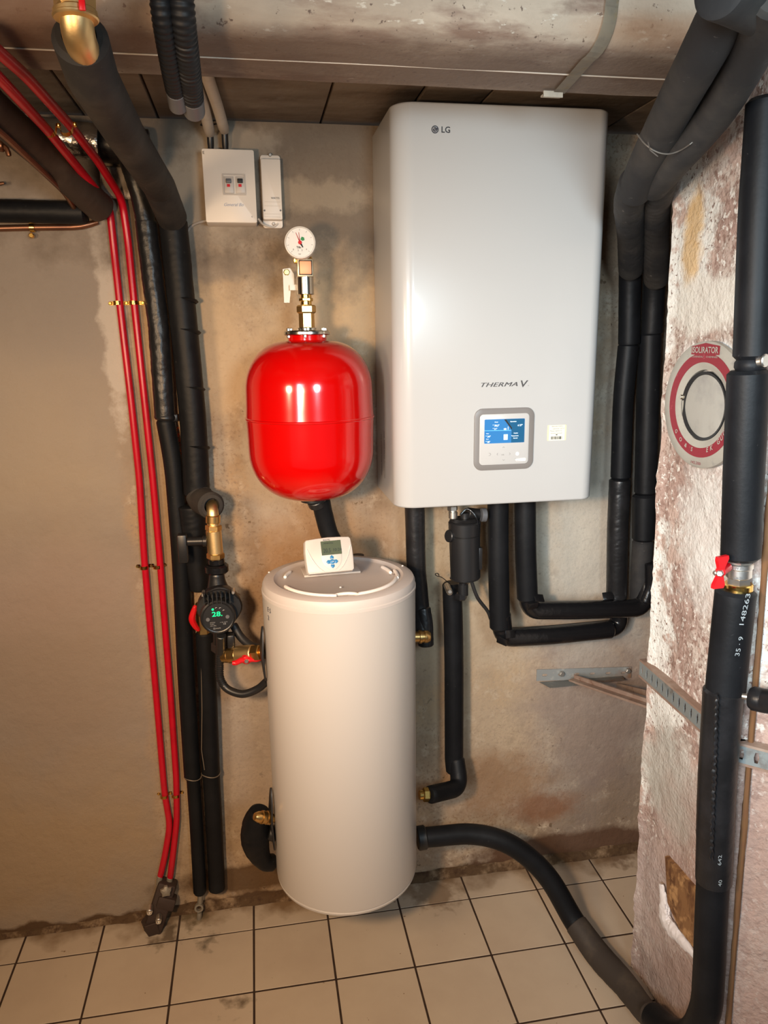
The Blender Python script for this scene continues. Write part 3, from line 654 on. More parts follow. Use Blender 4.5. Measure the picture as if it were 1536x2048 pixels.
# corrugated conduits under the duct
for k, (pts, r, lb) in enumerate((([(316, -40, -.86), (326, 40, -.84), (340, 125, -.78), (351, 182, -.72)], .0122, 'left one of two black corrugated conduits hanging under the duct'),
                                  ([(360, -40, -.86), (366, 40, -.84), (376, 125, -.78), (385, 196, -.70)], .0142, 'right, thicker one of two black corrugated conduits hanging under the duct'))):
    cn = thing('corrugated_conduit', lb, 'conduit', P(*pts[-1]), 'corrugated conduits')
    w = r
    bm = NB(); tube(bm, catmull(uvy(pts)), r*1.12, 20, .0016, rf=lambda s, a: 1+.045*math.tanh(3*math.sin(s*2*PI/.0078)), rnd=0); obj('hose', bm, conduit_m, cn)
    d = (P(*pts[-1])-P(*pts[-2])).normalized(); e = P(*pts[-1]); bm = NB(); cyl(bm, e-d*.004, e+d*.04, r*1.14, 20, .006); obj('end_cap', bm, greyplastic, cn)
# cream conduits to the fuse box
for k, (a, c, lb) in enumerate((((404, 150), (420, 268), 'left one of two cream plastic conduits above the fuse box'), ((432, 150), (449, 262), 'right one of two cream plastic conduits above the fuse box'))):
    cn = thing('plastic_conduit', lb, 'conduit', P(c[0], c[1], -.04), 'cream conduits')
    bm = NB(); tube(bm, fillet([Vector((P(a[0], 155, -.5).x-.03, -.515, 2.104)), Vector((P(a[0], 165, -.18).x, -.17, 2.104)), P(*c, -.045)], .04), .0122, 18, .02); obj('tube', bm, pvc, cn)
    bm = NB(); tube(bm, [P(c[0], c[1]-6, -.05), P(c[0]+2, 300, -.038)], .0078, 12, .01); lab(obj('cable', bm, blackplastic, cn), 'dark cable leaving the conduit')
pc = P(428, 245, -.075); bm = NB(); tube(bm, [pc+Vector((.030*math.cos(a), .0135*math.sin(a), .006*math.cos(a))) for a in [2*PI*k/24 for k in range(25)]], .0014, 6, .004); tag(obj('cable_tie', bm, ink), 'thin black tie around the two cream conduits', 'tie')

# ---------------------------------------------------------------- fuse box
yF = -.062
fb = thing('fuse_box', 'white plastic fuse box with two small breakers on the wall', 'electrical box', P(459, 450, 0))
c1, c2, c3, c4 = P(402, 297, yF), P(506, 299, yF), P(516, 445, yF), P(413, 446, yF)
w = ((c2-c1).length+(c3-c4).length)/2; h = ((c4-c1).length+(c3-c2).length)/2; cc = (c1+c2+c3+c4)/4
Mb = at((cc.x, -.001, cc.z), (0, -1, 0), (1, 0, 0))
bm = NB(); prism(bm, rrect(w, h, .004), .061, Mb, .002); obj('housing', bm, box_pl, fb)
def on(u, v, y, e=.0006): p = P(u, v, y); p.y -= e; return p
bm = NB(); wc = P(468, 369, yF); prism(bm, rrect(.052, .046, .002), .0025, at(wc, (0, -1, 0), (1, 0, 0)), 0, rrect(.046, .040, .001)); obj('window_frame', bm, greyplastic, fb).data.materials[0] = mat('window_trim', (.5, .45, .4), .4)
for k, (u, m_) in enumerate(((457, greyplastic), (480, ink))):
    br = NB(); p = P(u+1, 370, yF); box(br, (0, 0, .0015), (.021, .036, .003), at(p, (0, -1, 0), (1, 0, 0)), bev=.0008); bo = obj('breaker', br, mat('breaker_body', (.52, .48, .44), .4), fb)
    br = NB(); p = P(u, 362, yF-.003); box(br, (0, 0, .002), (.012, .009, .006), at(p, (0, -1, 0), (1, 0, 0)), bev=.001); lab(obj('lever', br, m_, bo), 'dark lever')
    br = NB(); p = P(u, 371, yF-.003); box(br, (0, 0, .0006), (.007, .006, .0012), at(p, (0, -1, 0), (1, 0, 0))); lab(obj('indicator', br, red_pl, bo), 'red indicator')
text('printed_letter', 'E', on(405, 308, yF), Xp, Zp, .0065, ink, fb)
text('handwriting', 'General Bo', on(447, 412, yF), Xp, Zp, .007, blueink, fb, shear=.4)
text('printed_letter', 'c', on(503, 435, yF), Xp, Zp, .005, ink, fb)
bm = NB(); tube(bm, catmull(uvy([(414, 441, -.03), (392, 447, -.02), (378, 458, -.01), (370, 480, -.008)])), .0028, 8, .006); tag(obj('grey_cable', bm, mat('grey_cable', (.42, .38, .34), .5)), 'thin grey cable leaving the left of the fuse box', 'cable')
# ---------------------------------------------------------------- slim receiver
yS = -.034
rc = thing('wall_receiver', 'slim white receiver module on the wall right of the fuse box', 'electrical box', P(545, 455, 0))
c1, c2, c3, c4 = P(520, 305, yS), P(560, 307, yS), P(567, 454, yS), P(527, 453, yS); cc = (c1+c2+c3+c4)/4; w = ((c2-c1).length+(c3-c4).length)/2; h = (c4-c1).length
bm = NB(); prism(bm, rrect(w, h, .006), .012, at((cc.x, -.001, cc.z), (0, -1, 0), (1, 0, 0)), .001); obj('back_plate', bm, box_pl, rc)
bm = NB(); prism(bm, rrect(w*.98, h*.83, .003), .028, at((cc.x, -.006, cc.z+.002), (0, -1, 0), (1, 0, 0)), .003); obj('cover', bm, box_pl, rc)
for u, v in ((540, 310), (547, 448)):
    bm = NB(); p = P(u, v, -.013); cyl(bm, p, p+Vector((0, -.003, 0)), .004, 14); obj('screw', bm, zinc, rc)
text('brand_print', 'WATTS', on(542, 398, yS), Xp, Zp, .0042, greyink, rc, bold=.02)
for u, v in ((529, 421), (561, 421)):
    bm = NB(); p = P(u, v, yS); cyl(bm, p, p+Vector((0, -.0012, 0)), .0022, 10, .0003); obj('screw_hole', bm, greyink, rc)
bm = NB()
for v in (404, 412, 428, 434): box(bm, P(545, v, yS)+Vector((0, -.0002, 0)), (w*.8, .0006, .0007))
lab(obj('groove', bm, mat('groove_grey', (.5, .46, .42), .6), rc), 'thin moulded grooves')['kind'] = 'stuff'
bm = NB(); tube(bm, catmull(uvy([(517, 438, -.05), (527, 449, -.03), (545, 454, -.018), (556, 447, -.014)])), .0025, 8, .004); obj('wire', bm, mat('white_cable', (.62, .58, .53), .5), rc)

# ---------------------------------------------------------------- white indoor heat-pump unit
yU = -.27; ux0, ux1, uz0, uz1 = .312, .801, 1.233, 2.099
hp = thing('heat_pump_unit', 'tall white wall-hung heat pump unit with blue display panel', 'boiler', ((ux0+ux1)/2, -.13, uz0))
def plan_rr(x0, x1, y0, y1, r, n=10):
    out = []
    for cx, cy_, a0 in ((x1-r*.7, y0+r*.7, -PI/2), (x0+r, y0+r, PI)):
        rr_ = r*.7 if cx > (x0+x1)/2 else r
        for k in range(n+1):
            a = (a0+PI/2*k/n) if cx > (x0+x1)/2 else (a0+PI/2*k/n)
            out.append((cx+rr_*math.cos(a), cy_+rr_*math.sin(a)))
    right = out[:n+1]; left = out[n+1:]
    return [(x0, y1)] + left + right + [(x1, y1)]
pl = plan_rr(ux0, ux1, yU, -.004, .045)
bm = NB(); b_ = .005; rings = []
ctr = Vector(((ux0+ux1)/2, -.13))
for z, k in ((uz0, 1-.02), (uz0+.0015, 1-.008), (uz0+b_, 1), (uz1-b_, 1), (uz1-.0015, 1-.008), (uz1, 1-.02)):
    rings.append([bm.verts.new((ctr.x+(p[0]-ctr.x)*k, ctr.y+(p[1]-ctr.y)*(k if p[1] < -.01 else 1), z)) for p in pl])
for a, b2 in zip(rings, rings[1:]):
    for k in range(len(pl)): bm.faces.new((a[k], a[(k+1) % len(pl)], b2[(k+1) % len(pl)], b2[k]))
bm.faces.new(rings[0]); bm.faces.new(rings[-1])
obj('cover', bm, white_steel, hp, sharp=math.radians(40))
def U(u, v, e=.0): p = P(u, v, yU); p.y -= e; return p
# logo: ring with face strokes, then letters
lc = U(870, 259); r = .0078
bm = NB(); lathe(bm, [(0, 0), (r, 0), (r, .0005), (0, .0005)], at(lc, (0, -1, 0)), 32); lg = obj('logo_disc', bm, mat('logo_grey', (.05, .05, .06), .4), hp)
bm = NB()
tube(bm, [lc+Vector((r*.68*math.cos(a), -.0008, r*.68*math.sin(a))) for a in [math.radians(45+k*12) for k in range(0, 27)]], .0004, 5, .002)
tube(bm, [lc+Vector((-.0005, -.0008, .0035)), lc+Vector((-.0005, -.0008, -.0025)), lc+Vector((.0025, -.0008, -.0025))], .0004, 5, .002)
box(bm, lc+Vector((-.0035, -.0007, .002)), (.0015, .0005, .0015))
lab(obj('logo_stroke', bm, white_steel, lg), 'white strokes of a stylised face')
text('logo_letters', 'LG', U(882, 265), Xp, Zp, .0120, mat('letter_grey', (.035, .035, .04), .45), hp, bold=.02)
text('model_lettering', 'THERMA', U(962, 774), Xp, Zp, .0098, mat('letter_dark', (.07, .065, .065), .4), hp, width=.0865, shear=.35, depth=.0006, spacing=1.06)
text('model_lettering', 'THERMA', U(962.6, 774), Xp, Zp, .0098, MATS['letter_dark'], hp, width=.0865, shear=.35, depth=.0007, spacing=1.06)
text('model_lettering', 'V', U(1041, 774), Xp, Zp, .0155, MATS['letter_dark'], hp, width=.0185, shear=.2, bold=.015)
text('trademark_print', 'TM', U(1055, 772), Xp, Zp, .0018, MATS['letter_dark'], hp)
# control panel
pc0, pc1 = U(948, 815), U(1067, 941); W_ = (U(1067, 876)-U(948, 880)).x; H_ = (U(1007, 816)-U(1007, 939)).z; pc = U(1007.5, 878)
Mp = at(pc, (0, -1, 0), (1, 0, 0))
bm = NB(); prism(bm, rrect(W_, H_, .020, 8), .0035, Mp, .0012, rrect(W_*.82, H_*.815, .009, 8)); pb = obj('bezel', bm, bezel_m, hp)
bm = NB(); prism(bm, rrect(W_*.825, H_*.82, .009, 8), .0042, Mp, .0006); cp = lab(obj('control_panel', bm, palegrey, hp), 'pale grey remote controller panel')
yK = -.0046
def K(u, v, e=0): p = P(u, v, yU+yK); p.y -= e; return p
s0, s1 = K(969, 839), K(1049, 886); sw, sh = (K(1049, 862)-K(969, 862)).x, (K(1009, 838)-K(1009, 886)).z; sc_ = K(1009, 862)
bm = NB(); prism(bm, rrect(sw, sh, .002), .0006, at(sc_, (0, -1, 0), (1, 0, 0))); scr = lab(obj('screen', bm, screen_b, hp), 'lit blue display')
bm = NB(); vs = [bm.verts.new(K(u, v, .0008)) for u, v in ((1012, 838), (1049, 837), (1048, 884), (1022, 885), (1023, 861))]; bm.faces.new(vs); lab(obj('screen_area', bm, screen_d, scr, smooth=False), 'darker right half of the display')
bm = NB(); vs = [bm.verts.new(K(u, v, .0010)) for u, v in ((1008, 839), (1012, 838.5), (1024, 856), (1023, 859))]; bm.faces.new(vs); obj('roof_line', bm, ink, scr, smooth=False)
bm = NB(); vs = [bm.verts.new(K(u, v, .0011)) for u, v in ((969, 861), (1022, 860), (1022, 861.2), (969, 862.2))]; bm.faces.new(vs); vs = [bm.verts.new(K(u, v, .0009)) for u, v in ((969, 839), (1008, 838.5), (1022, 860), (969, 861))]; 
obj('divider', bm, screen_l, scr, smooth=False)
for s, u, v, hh in (('House', 989, 845, .0022), ('\u00b0 30,5\u00b0', 985, 853, .0042), ('\u00b0 31\u00b0', 985, 859.5, .0038), ('Water', 972, 868, .0018), ('\u00b0 34\u00b0', 971, 875, .0042), ('Room', 972, 879, .0018), ('\u00b0 28\u00b0', 971, 885.5, .0038),
                    ('Operation', 1020, 844, .0026), ('6 27\u00b0', 1035, 852, .0040), ('Heating', 1027, 867, .0024), ('Temperature', 1022, 872.5, .0024), ('Normal', 1026, 877, .0024)):
    text('screen_text', s, K(u, v, .0011), Xp, Zp, hh, screen_w, scr, bold=.02)
bm = NB(); box(bm, K(1011, 874, .0012), (.0095, .0003, .0125)); box(bm, K(1010, 858, .0012), (.006, .0003, .0035)); box(bm, K(1016, 856, .0012), (.0012, .0003, .007)); lab(obj('screen_icon', bm, screen_w, scr), 'white tank and tap icons')
kg = mat('key_grey', (.30, .29, .28), .5)
def chev(bm, c, dx, dz, s=.0036):
    d = Vector((dx, 0, dz)); n = Vector((-dz, 0, dx)); tube(bm, [c-d*s*.5+n*s, c+d*s*.5, c-d*s*.5-n*s], .0004, 5, .001)
for (u, v, dx, dz) in ((1007, 894.5, 0, 1), (1007, 920, 0, -1), (994.5, 908.5, -1, 0), (1019.5, 907.5, 1, 0)):
    bm = NB(); chev(bm, K(u, v, .0003), dx, dz, .0026); obj('arrow_key', bm, kg, hp)
text('key_text', 'OK', K(1002.5, 911, 0), Xp, Zp, .0034, kg, hp)
bm = NB(); c = K(979, 909, .0003); tube(bm, [c+Vector((-.002, 0, .003)), c+Vector((.001, 0, .003)), c+Vector((.0028, 0, .0008)), c+Vector((.0015, 0, -.0022)), c+Vector((-.002, 0, -.0024))], .0004, 5, .0008); obj('back_key', bm, kg, hp)
bm = NB(); c = K(1034.5, 907.5, .0002); lathe(bm, [(0, 0), (.0042, 0), (.0042, .0003), (0, .0003)], at(c, (0, -1, 0)), 20); lab(obj('power_key', bm, mat('key_glow', (.8, .8, .8), .4, emit=(1, 1, 1, .5)), hp), 'glowing white power key')
bm = NB(); prism(bm, rrect(.0255, .0072, .002), .0003, at(K(1041, 919), (0, -1, 0), (1, 0, 0))); sl = lab(obj('serial_label', bm, mat('label_white', (.86, .85, .83), .5), hp), 'tiny white serial label')
text('label_text', 'PREMTW101 LG', K(1029.5, 918, .0005), Xp, Zp, .0018, greyink, sl); text('label_text', 'LGE 0BAA2-A9', K(1029.5, 922, .0005), Xp, Zp, .0018, greyink, sl)
# sticker with barcode
bm = NB(); prism(bm, rrect(.047, .0365, .002), .0003, at(U(1113.5, 865.5), (0, -1, 0), (1, 0, 0))); stk = lab(obj('sticker', bm, cream_edge, hp), 'small yellowish warranty sticker with a barcode')
bm = NB(); prism(bm, rrect(.0395, .0362, .001), .0002, at(U(1113.5, 865.5, .0004), (0, -1, 0), (1, 0, 0))); obj('sticker_face', bm, paper, stk)
for s, u, v in (('Warranty VOID if', 1103, 854), ('opened. QTY', 1105, 858.5), ('Please register at', 1100, 863), ('service partner', 1101, 867.5)): text('sticker_text', s, U(u, v, .0007), Xp, Zp, .0026, greyink, stk, width=.029)
bm = NB(); x = U(1102, 876); k = 0
while k < .027:
    wbar = random.choice((.0006, .0009, .0014)); box(bm, x+Vector((k, -.0008, 0)), (wbar, .0002, .0068)); k += wbar+random.choice((.0006, .001))
obj('barcode', bm, ink, stk)['kind'] = 'stuff'
bm = NB(); box(bm, U(1113, 869.5, .0007), (.004, .0002, .002)); obj('sticker_mark', bm, ink, stk)
# printing on the unit's left flank
for s, z, hh in (('THERMA', 1.40, .022), ('CAUTION', 1.335, .010), ('service data', 1.30, .014)):
    pass
def Lf(u, v): return PX(u, v, ux0)
for s, u, v, ln in (('TECHNICAL DATA SHEET 400V', 770.5, 958, .120), ('HYDRO BOX INDOOR R32', 764.5, 950, .105)):
    p = Lf(u, v); text('flank_print', s, p, (0, 0, 1), (0, 1, 0), .010, greyink, hp, width=ln, bold=.02)

# ---------------------------------------------------------------- buffer tank
tx, ty, tR, tz0, tz1 = .175, -.25, .181, .283, 1.075
tk = thing('buffer_tank', 'tall white cylindrical buffer tank hung on the wall above the floor', 'tank', (tx, ty, tz0))
Mt = at((tx, ty, 0))
bm = NB(); lathe(bm, [(0, tz0-.002), (tR-.03, tz0-.002), (tR-.010, tz0), (tR-.002, tz0+.004), (tR-.001, tz0+.009), (tR-.0035, tz0+.011), (tR-.0005, tz0+.014), (tR, tz0+.02), (tR, tz1-.030), (tR-.002, tz1-.028)], Mt, 128); obj('shell', bm, tank_m, tk)
bm = NB(); lathe(bm, [(tR-.003, tz1-.031), (tR+.0012, tz1-.029), (tR+.0012, tz1-.022), (tR-.0008, tz1-.020), (tR-.0008, tz1-.010), (tR-.004, tz1-.003), (tR-.012, tz1), (tR-.028, tz1+.001), (tR-.033, tz1-.004), (tR-.038, tz1-.006), (0, tz1-.006)], Mt, 128); ld = obj('lid', bm, lid_m, tk)
for a0, a1, rr_ in ((-2.80, -1.72, .136), (-1.36, -.25, .136), (2.62, 2.95, .128), (.05, .45, .126), (-.28, .15, .139)):
    bm = NB(); n = 24; ring_ = []
    for k in range(n+1):
        a = a0+(a1-a0)*k/n; f = min(1, min(k, n-k)/3)
        c = Vector((tx+rr_*math.cos(a), ty+rr_*math.sin(a), tz1-.003)); ring_.append(c)
    tube(bm, ring_, .0045, 10, .006); obj('lid_rib', bm, lidrib, ld)
bm = NB(); ring_ = [Vector((tx+.028*math.cos(b3), ty-.136+.016*math.sin(b3), tz1-.004)) for a0 in (-1.55,) for b3 in [PI*k/14 for k in range(15)]]
tube(bm, ring_, .0035, 8, .004); obj('lid_rib', bm, lidrib, ld)
for u, v in ((538, 1145), (681, 1175), (805, 1132)):
    p = PZ(u, v, tz1); bm = NB(); lathe(bm, [(0, 0), (.0028, 0), (.002, .002), (0, .0025)], at(p), 10); obj('lid_pin', bm, lidrib, ld)
p = PZ(716, 1112, tz1-.005); bm = NB(); lathe(bm, [(0, 0), (.016, 0), (.016, .003), (.012, .004), (0, .002)], at(p), 20); lab(obj('port_hole', bm, rubber, tk), 'dark rubber port in the lid')
text('lid_mark', '1.50 R', PZ(781, 1152, tz1-.005), (.85, .5, 0), (-.5, .85, 0), .010, mat('brown_ink', (.12, .07, .05), .6), ld)
# print on the flank, wrapped roughly round the shell
for k, (s, z) in enumerate((('E 5', 1.022), ('2', 1.002))):
    a = math.radians(200); rr_ = tR+.0006; p = Vector((tx+rr_*math.cos(a), ty+rr_*math.sin(a), z)); text('shell_print', s, p, (-math.sin(a), math.cos(a), 0) if False else (math.sin(-a), math.cos(a), 0), (0, 0, 1), .011, mat('navy_ink', (.04, .05, .1), .5), tk)
# rubber seals around the ports, lifting off the shell
def seal(u, v0, v1, ang, bulge, nm='port_seal'):
    a = math.radians(ang); c0 = Vector((tx+(tR+.004)*math.cos(a), ty+(tR+.004)*math.sin(a), 0)); zc_ = (PZ(u, v0, 1).z)
    pa, pb = P(u, v0, c0.y), P(u, v1, c0.y); z0_, z1_ = pb.z, pa.z; bm = NB(); n = 20; h_ = (z1_-z0_)/2; out = Vector((math.cos(a), math.sin(a), 0)); tg = Vector((-math.sin(a), math.cos(a), 0))
    vs = []
    for k in range(n):
        t = 2*PI*k/n; vs.append(bm.verts.new(c0+Vector((0, 0, (z0_+z1_)/2))+Vector((0, 0, h_*math.sin(t)))+tg*(h_*.30*math.cos(t))+out*(bulge*(1-abs(math.sin(t)))+.002)))
    f = bm.faces.new(vs); bmesh.ops.poke(bm, faces=[f]); bmesh.ops.solidify(bm, geom=bm.faces[:], thickness=.004)
    return obj(nm, bm, rubber, tk)
lab(seal(528, 1252, 1362, 186, .006), 'black foam seal round the upper left port')
lab(seal(546, 1575, 1700, 186, .006), 'black foam seal round the lower left port')
# hidden wall bracket that carries it
bm = NB(); box(bm, (tx, -.035, .95), (.16, .07, .04)); box(bm, (tx, -.035, .42), (.16, .07, .04)); obj('wall_bracket', bm, zinc, tk)

# thermostat standing on the lid
ts = thing('thermostat', 'white programmable thermostat with a grey display standing on the tank lid', 'thermostat', PZ(662, 1160, tz1-.004))
q1, q2, q3, q4 = [P(u, v, y) for u, v, y in ((606, 1079, -.312), (702, 1071, -.300), (711, 1140, -.332), (616, 1150, -.344))]
tc_ = (q1+q2+q3+q4)/4; xd = ((q2+q3)-(q1+q4)).normalized(); ud = ((q1+q2)-(q3+q4)); ud = (ud-xd*ud.dot(xd)).normalized(); nd = xd.cross(ud)
tw, th_ = ((q2-q1).length+(q3-q4).length)/2, ((q1-q4).length+(q2-q3).length)/2
def TT(x, y, z=0): return tc_+xd*(x*tw/2)+ud*(y*th_/2)+nd*z
Mth = Matrix((xd, ud, nd)).transposed().to_4x4(); Mth.translation = tc_-nd*.022
out_ = [(tw/2*x*(1-.0), th_/2*y) for x, y in ((-.90, -1), (.90, -1), (.97, -.9), (1.0, -.3), (1, .3), (.96, .86), (.9, .95), (.5, 1.0), (0, 1.03), (-.5, 1.0), (-.9, .95), (-.96, .86), (-1, .3), (-1, -.3), (-.97, -.9))]
bm = NB(); prism(bm, out_, .022, Mth, .004); obj('case', bm, white_pl, ts)
bm = NB(); Mq = Mth.copy(); Mq.translation = TT(.10, .40, .0002); prism(bm, rrect(tw*.42, th_*.40, .001), .0006, Mq); dsp = lab(obj('display', bm, lcd, ts), 'grey-green display')
text('display_text', '20.5', TT(-.24, .14, .001), xd, ud, .010, lcd_ink, dsp, width=tw*.15); text('display_text', '10:24', TT(.14, .18, .001), xd, ud, .007, lcd_ink, dsp); text('display_text', 'MTWTFSS', TT(-.2, .62, .001), xd, ud, .0035, lcd_ink, dsp)
text('brand_print', 'WATTS', TT(-.22, .80, .0006), xd, ud, .0045, greyink, ts, bold=.02, width=tw*.15)
bm = NB(); Mq.translation = TT(.07, -.42, .0001); prism(bm, [(tw*.21*x, th_*.21*y) for x, y in ((-1, 1), (1, 1), (1, .2), (.75, -.5), (.3, -1), (-.3, -1), (-.75, -.5), (-1, .2))], .0016, Mq, .0005); obj('key_pad', bm, mat('pad_white', (.64, .59, .54), .4), ts)
for dx, dy, w_, h_, nm in ((0, 0, .016, .016, 'menu_key'), (-.155, 0, .013, .009, 'arrow_key'), (.155, 0, .013, .009, 'arrow_key'), (0, .24, .011, .010, 'arrow_key'), (0, -.24, .011, .010, 'arrow_key')):
    bm = NB(); Mq.translation = TT(.07+dx, -.40+dy, .0018)
    if nm == 'menu_key': prism(bm, [(.0058*math.cos(a), .0058*math.sin(a)) for a in [2*PI*k/20 for k in range(20)]], .0012, Mq, .0004)
    else:
        sg = Vector((dx, dy)).normalized(); nn = Vector((-sg.y, sg.x)); pp_ = [sg*.0055, sg*.0015+nn*.0044, -sg*.0034+nn*.004, -sg*.0026, -sg*.0034-nn*.004, sg*.0015-nn*.0044]; prism(bm, [(p.x, p.y) for p in pp_], .0012, Mq, .0003)
    lab(obj(nm, bm, btn_blue, ts), 'blue key')
text('key_text', 'OK', TT(.035, -.43, .0034), xd, ud, .0030, whiteink, ts)
for sx in (-1, 1):
    bm = NB(); tube(bm, catmull([TT(sx*.92, .45, .0004), TT(sx*.75, -.15, .001), TT(sx*.52, -.65, .001), TT(sx*.3, -.92, .0004)]), .0012, 6, .004); obj('moulded_line', bm, mat('pad_white2', (.70, .65, .60), .35), ts)
bm = NB(); f0 = PZ(614, 1150, tz1-.0035); f1 = PZ(709, 1142, tz1-.0035); f2 = f1+Vector((.0, .05, 0)); f3 = f0+Vector((-.005, .05, 0))
dxx = (f1-f0).normalized(); cc = (f0+f1)/2+Vector((0, .02, 0)); box(bm, (0, 0, .001), ((f1-f0).length+.02, .075, .0045), at(cc+Vector((0, -.003, .002)), (0, 0, 1), dxx), bev=.001); obj('foot', bm, white_pl, ts)
bm = NB(); box(bm, (0, 0, 0), ((f1-f0).length*.9, .006, .012), at((f0+f1)/2+Vector((0, .01, .006)), (0, 0, 1), dxx), bev=.001); obj('foot_lip', bm, white_pl, ts)

# ---------------------------------------------------------------- red expansion vessel
vx, vy, vR = .1245, -.20, .1465; vt0, vt1 = 1.253, 1.630
ev = thing('expansion_vessel', 'glossy red expansion vessel hanging above the white tank', 'expansion vessel', (vx, vy, vt0))
prof = [(0, vt0+.004), (.03, vt0+.004)]
for k in range(0, 15):
    a = PI/2*k/14; prof.append((.035+(vR-.037)*math.sin(a)**.92, vt0+.118-.114*math.cos(a)))
prof += [(vR-.001, 1.425), (vR, 1.444), (vR+.002, 1.4455), (vR+.002, 1.4485), (vR, 1.450), (vR-.001, 1.47)]
for k in range(0, 15):
    a = PI/2*k/14; prof.append((.045+(vR-.047)*math.cos(a)**.92 if k < 14 else .047, 1.510+.108*math.sin(a)))
prof += [(.044, 1.619), (.043, vt1), (0, vt1)]
bm = NB(); lathe(bm, prof, at((vx, vy, 0)), 96); obj('shell', bm, red_gloss, ev, sharp=math.radians(50))
bm = NB(); lathe(bm, [(0, 0), (.050, 0), (.0525, .002), (.0525, .007), (.050, .010), (.040, .011), (0, .011)], at((vx, vy, vt1)), 48); lab(obj('flange', bm, chrome, ev), 'shiny flange ring')
for k in range(6):
    a = math.radians(20+60*k); bm = NB(); p = Vector((vx+.045*math.cos(a), vy+.045*math.sin(a), vt1-.006)); cyl(bm, p, p+Vector((0, 0, .022)), .004, hexn=True); obj('bolt', bm, chrome, ev)
bm = NB(); cyl(bm, (vx, vy, vt0+.008), (vx, vy, vt0-.006), .030); cyl(bm, (vx+.006, vy+.02, vt0-.004), (vx+.012, vy+.03, vt0-.02), .022); lab(obj('bottom_cap', bm, blackplastic, ev), 'black plastic cap underneath')
# safety group standing on the vessel
sg_ = thing('safety_group', 'upright brass and steel valve group on top of the red vessel', 'valve', (vx, vy, vt1+.011))
def V(v): return P(607, v, vy).z
bm = NB(); lathe(bm, [(0, 0), (.021, 0), (.021, .006), (.014, .008), (0, .008)], at((vx, vy, vt1+.010)), 24); obj('washer', bm, chrome, sg_)
bm = NB(); cyl(bm, (vx, vy, vt1+.014), (vx, vy, V(624)), .0175, hexn=True); cyl(bm, (vx, vy, V(627)), (vx, vy, V(610)), .0215, hexn=True, bev=.003); obj('union_nut', bm, brass, sg_)
bm = NB(); cyl(bm, (vx, vy, V(611)), (vx, vy, V(588)), .0125); cyl(bm, (vx, vy, V(603)), (vx, vy, V(596)), .0155, hexn=True); obj('neck', bm, brass_b, sg_)
bm = NB(); cyl(bm, (vx, vy, V(590)), (vx, vy, V(552)), .0185, 40); lab(obj('sleeve', bm, chrome, sg_), 'polished steel sleeve')
bm = NB(); cyl(bm, (vx, vy, V(553)), (vx, vy, V(520)), .0135); box(bm, (vx, vy-.012, (V(553)+V(521))/2), (.036, .014, .039), bev=.003); hd = obj('valve_head', bm, mat('satin_brass', (.62, .50, .33), .4, .8), sg_)
bm = NB(); box(bm, (vx, vy-.020, (V(553)+V(521))/2), (.026, .003, .028), bev=.002); lab(obj('square_cap', bm, amber, sg_), 'square copper-coloured cap')
bm = NB(); box(bm, (vx, vy-.0195, (V(553)+V(521))/2), (.029, .0015, .031), bev=.0005); obj('cap_recess', bm, ink, sg_)
bm = NB(); cyl(bm, (vx-.006, vy+.004, V(522)), (vx-.006, vy+.004, V(500)), .008); cyl(bm, (vx-.008, vy, V(518)), (vx+.016, vy-.004, V(518)), .005, hexn=True); box(bm, (vx-.019, vy, V(516)), (.010, .014, .024), bev=.002); obj('gauge_elbow', bm, brass_b, sg_)
# bracket plate on the left
bm = NB(); def_pts = [(565, 538), (580, 536), (588, 548), (589, 568), (582, 578), (579, 606), (568, 606)]
pts3 = [P(u, v, -.165) for u, v in def_pts]; pc_ = sum(pts3, Vector())/len(pts3); prism(bm, [(p.x-pc_.x, p.z-pc_.z) for p in pts3], .003, at(pc_, (0, -1, 0), (1, 0, 0)), .0005); box(bm, P(592, 575, -.178), (.028, .004, .012)); lab(obj('mounting_plate', bm, mat('satin_zinc', (.50, .45, .37), .45, .5), sg_, smooth=False), 'flat zinc mounting plate')
bm = NB(); p = P(573, 545, -.165); cyl(bm, p, p+Vector((0, -.008, 0)), .0072, hexn=True); cyl(bm, p, p+Vector((0, .165, 0)), .004); obj('bolt', bm, brass_b, sg_)
# pressure gauge
gp = P(600, 485, -.235); gn = Vector((-.12, -1, .06)).normalized()
ga = thing('pressure_gauge', 'round white pressure gauge with red needle above the valve group', 'gauge', gp-Vector((0, 0, .035)))
Mg = at(gp, gn, (1, 0, 0)); gx, gu = Vector(Mg.col[0][:3]), Vector(Mg.col[1][:3]); gR = .0340
bm = NB(); lathe(bm, [(0, -.026), (gR-.004, -.026), (gR-.001, -.023), (gR, -.004), (gR-.001, .001), (gR-.0035, .0018), (gR-.004, -.001), (0, -.001)], Mg, 48); obj('casing', bm, mat('gauge_casing', (.66, .62, .56), .35), ga)
bm = NB(); lathe(bm, [(0, -.0008), (gR-.004, -.0008), (gR-.004, 0), (0, 0)], Mg, 48); fcg = obj('dial', bm, gaugeface, ga)
def G(x, y, e=.0006): return gp+gx*x+gu*y+gn*e
def hand(nm, ang, l0, l1, w_, m_, e=.0009):
    a = math.radians(ang); d = gx*math.cos(a)+gu*math.sin(a); n = gx*-math.sin(a)+gu*math.cos(a); bm = NB(); vs = [bm.verts.new(gp+gn*e+p) for p in (d*l0-n*w_, d*l1-n*w_*.4, d*l1+n*w_*.4, d*l0+n*w_)]; bm.faces.new(vs); bmesh.ops.solidify(bm, geom=bm.faces[:], thickness=.0003); return obj(nm, bm, m_, ga, smooth=False)
hand('needle', 112, -.003, .022, .0010, red_pl); hand('needle', 95, -.003, .021, .0008, red_pl, .0013)
hand('pointer_tail', -60, 0, .012, .0022, ink, .0012)
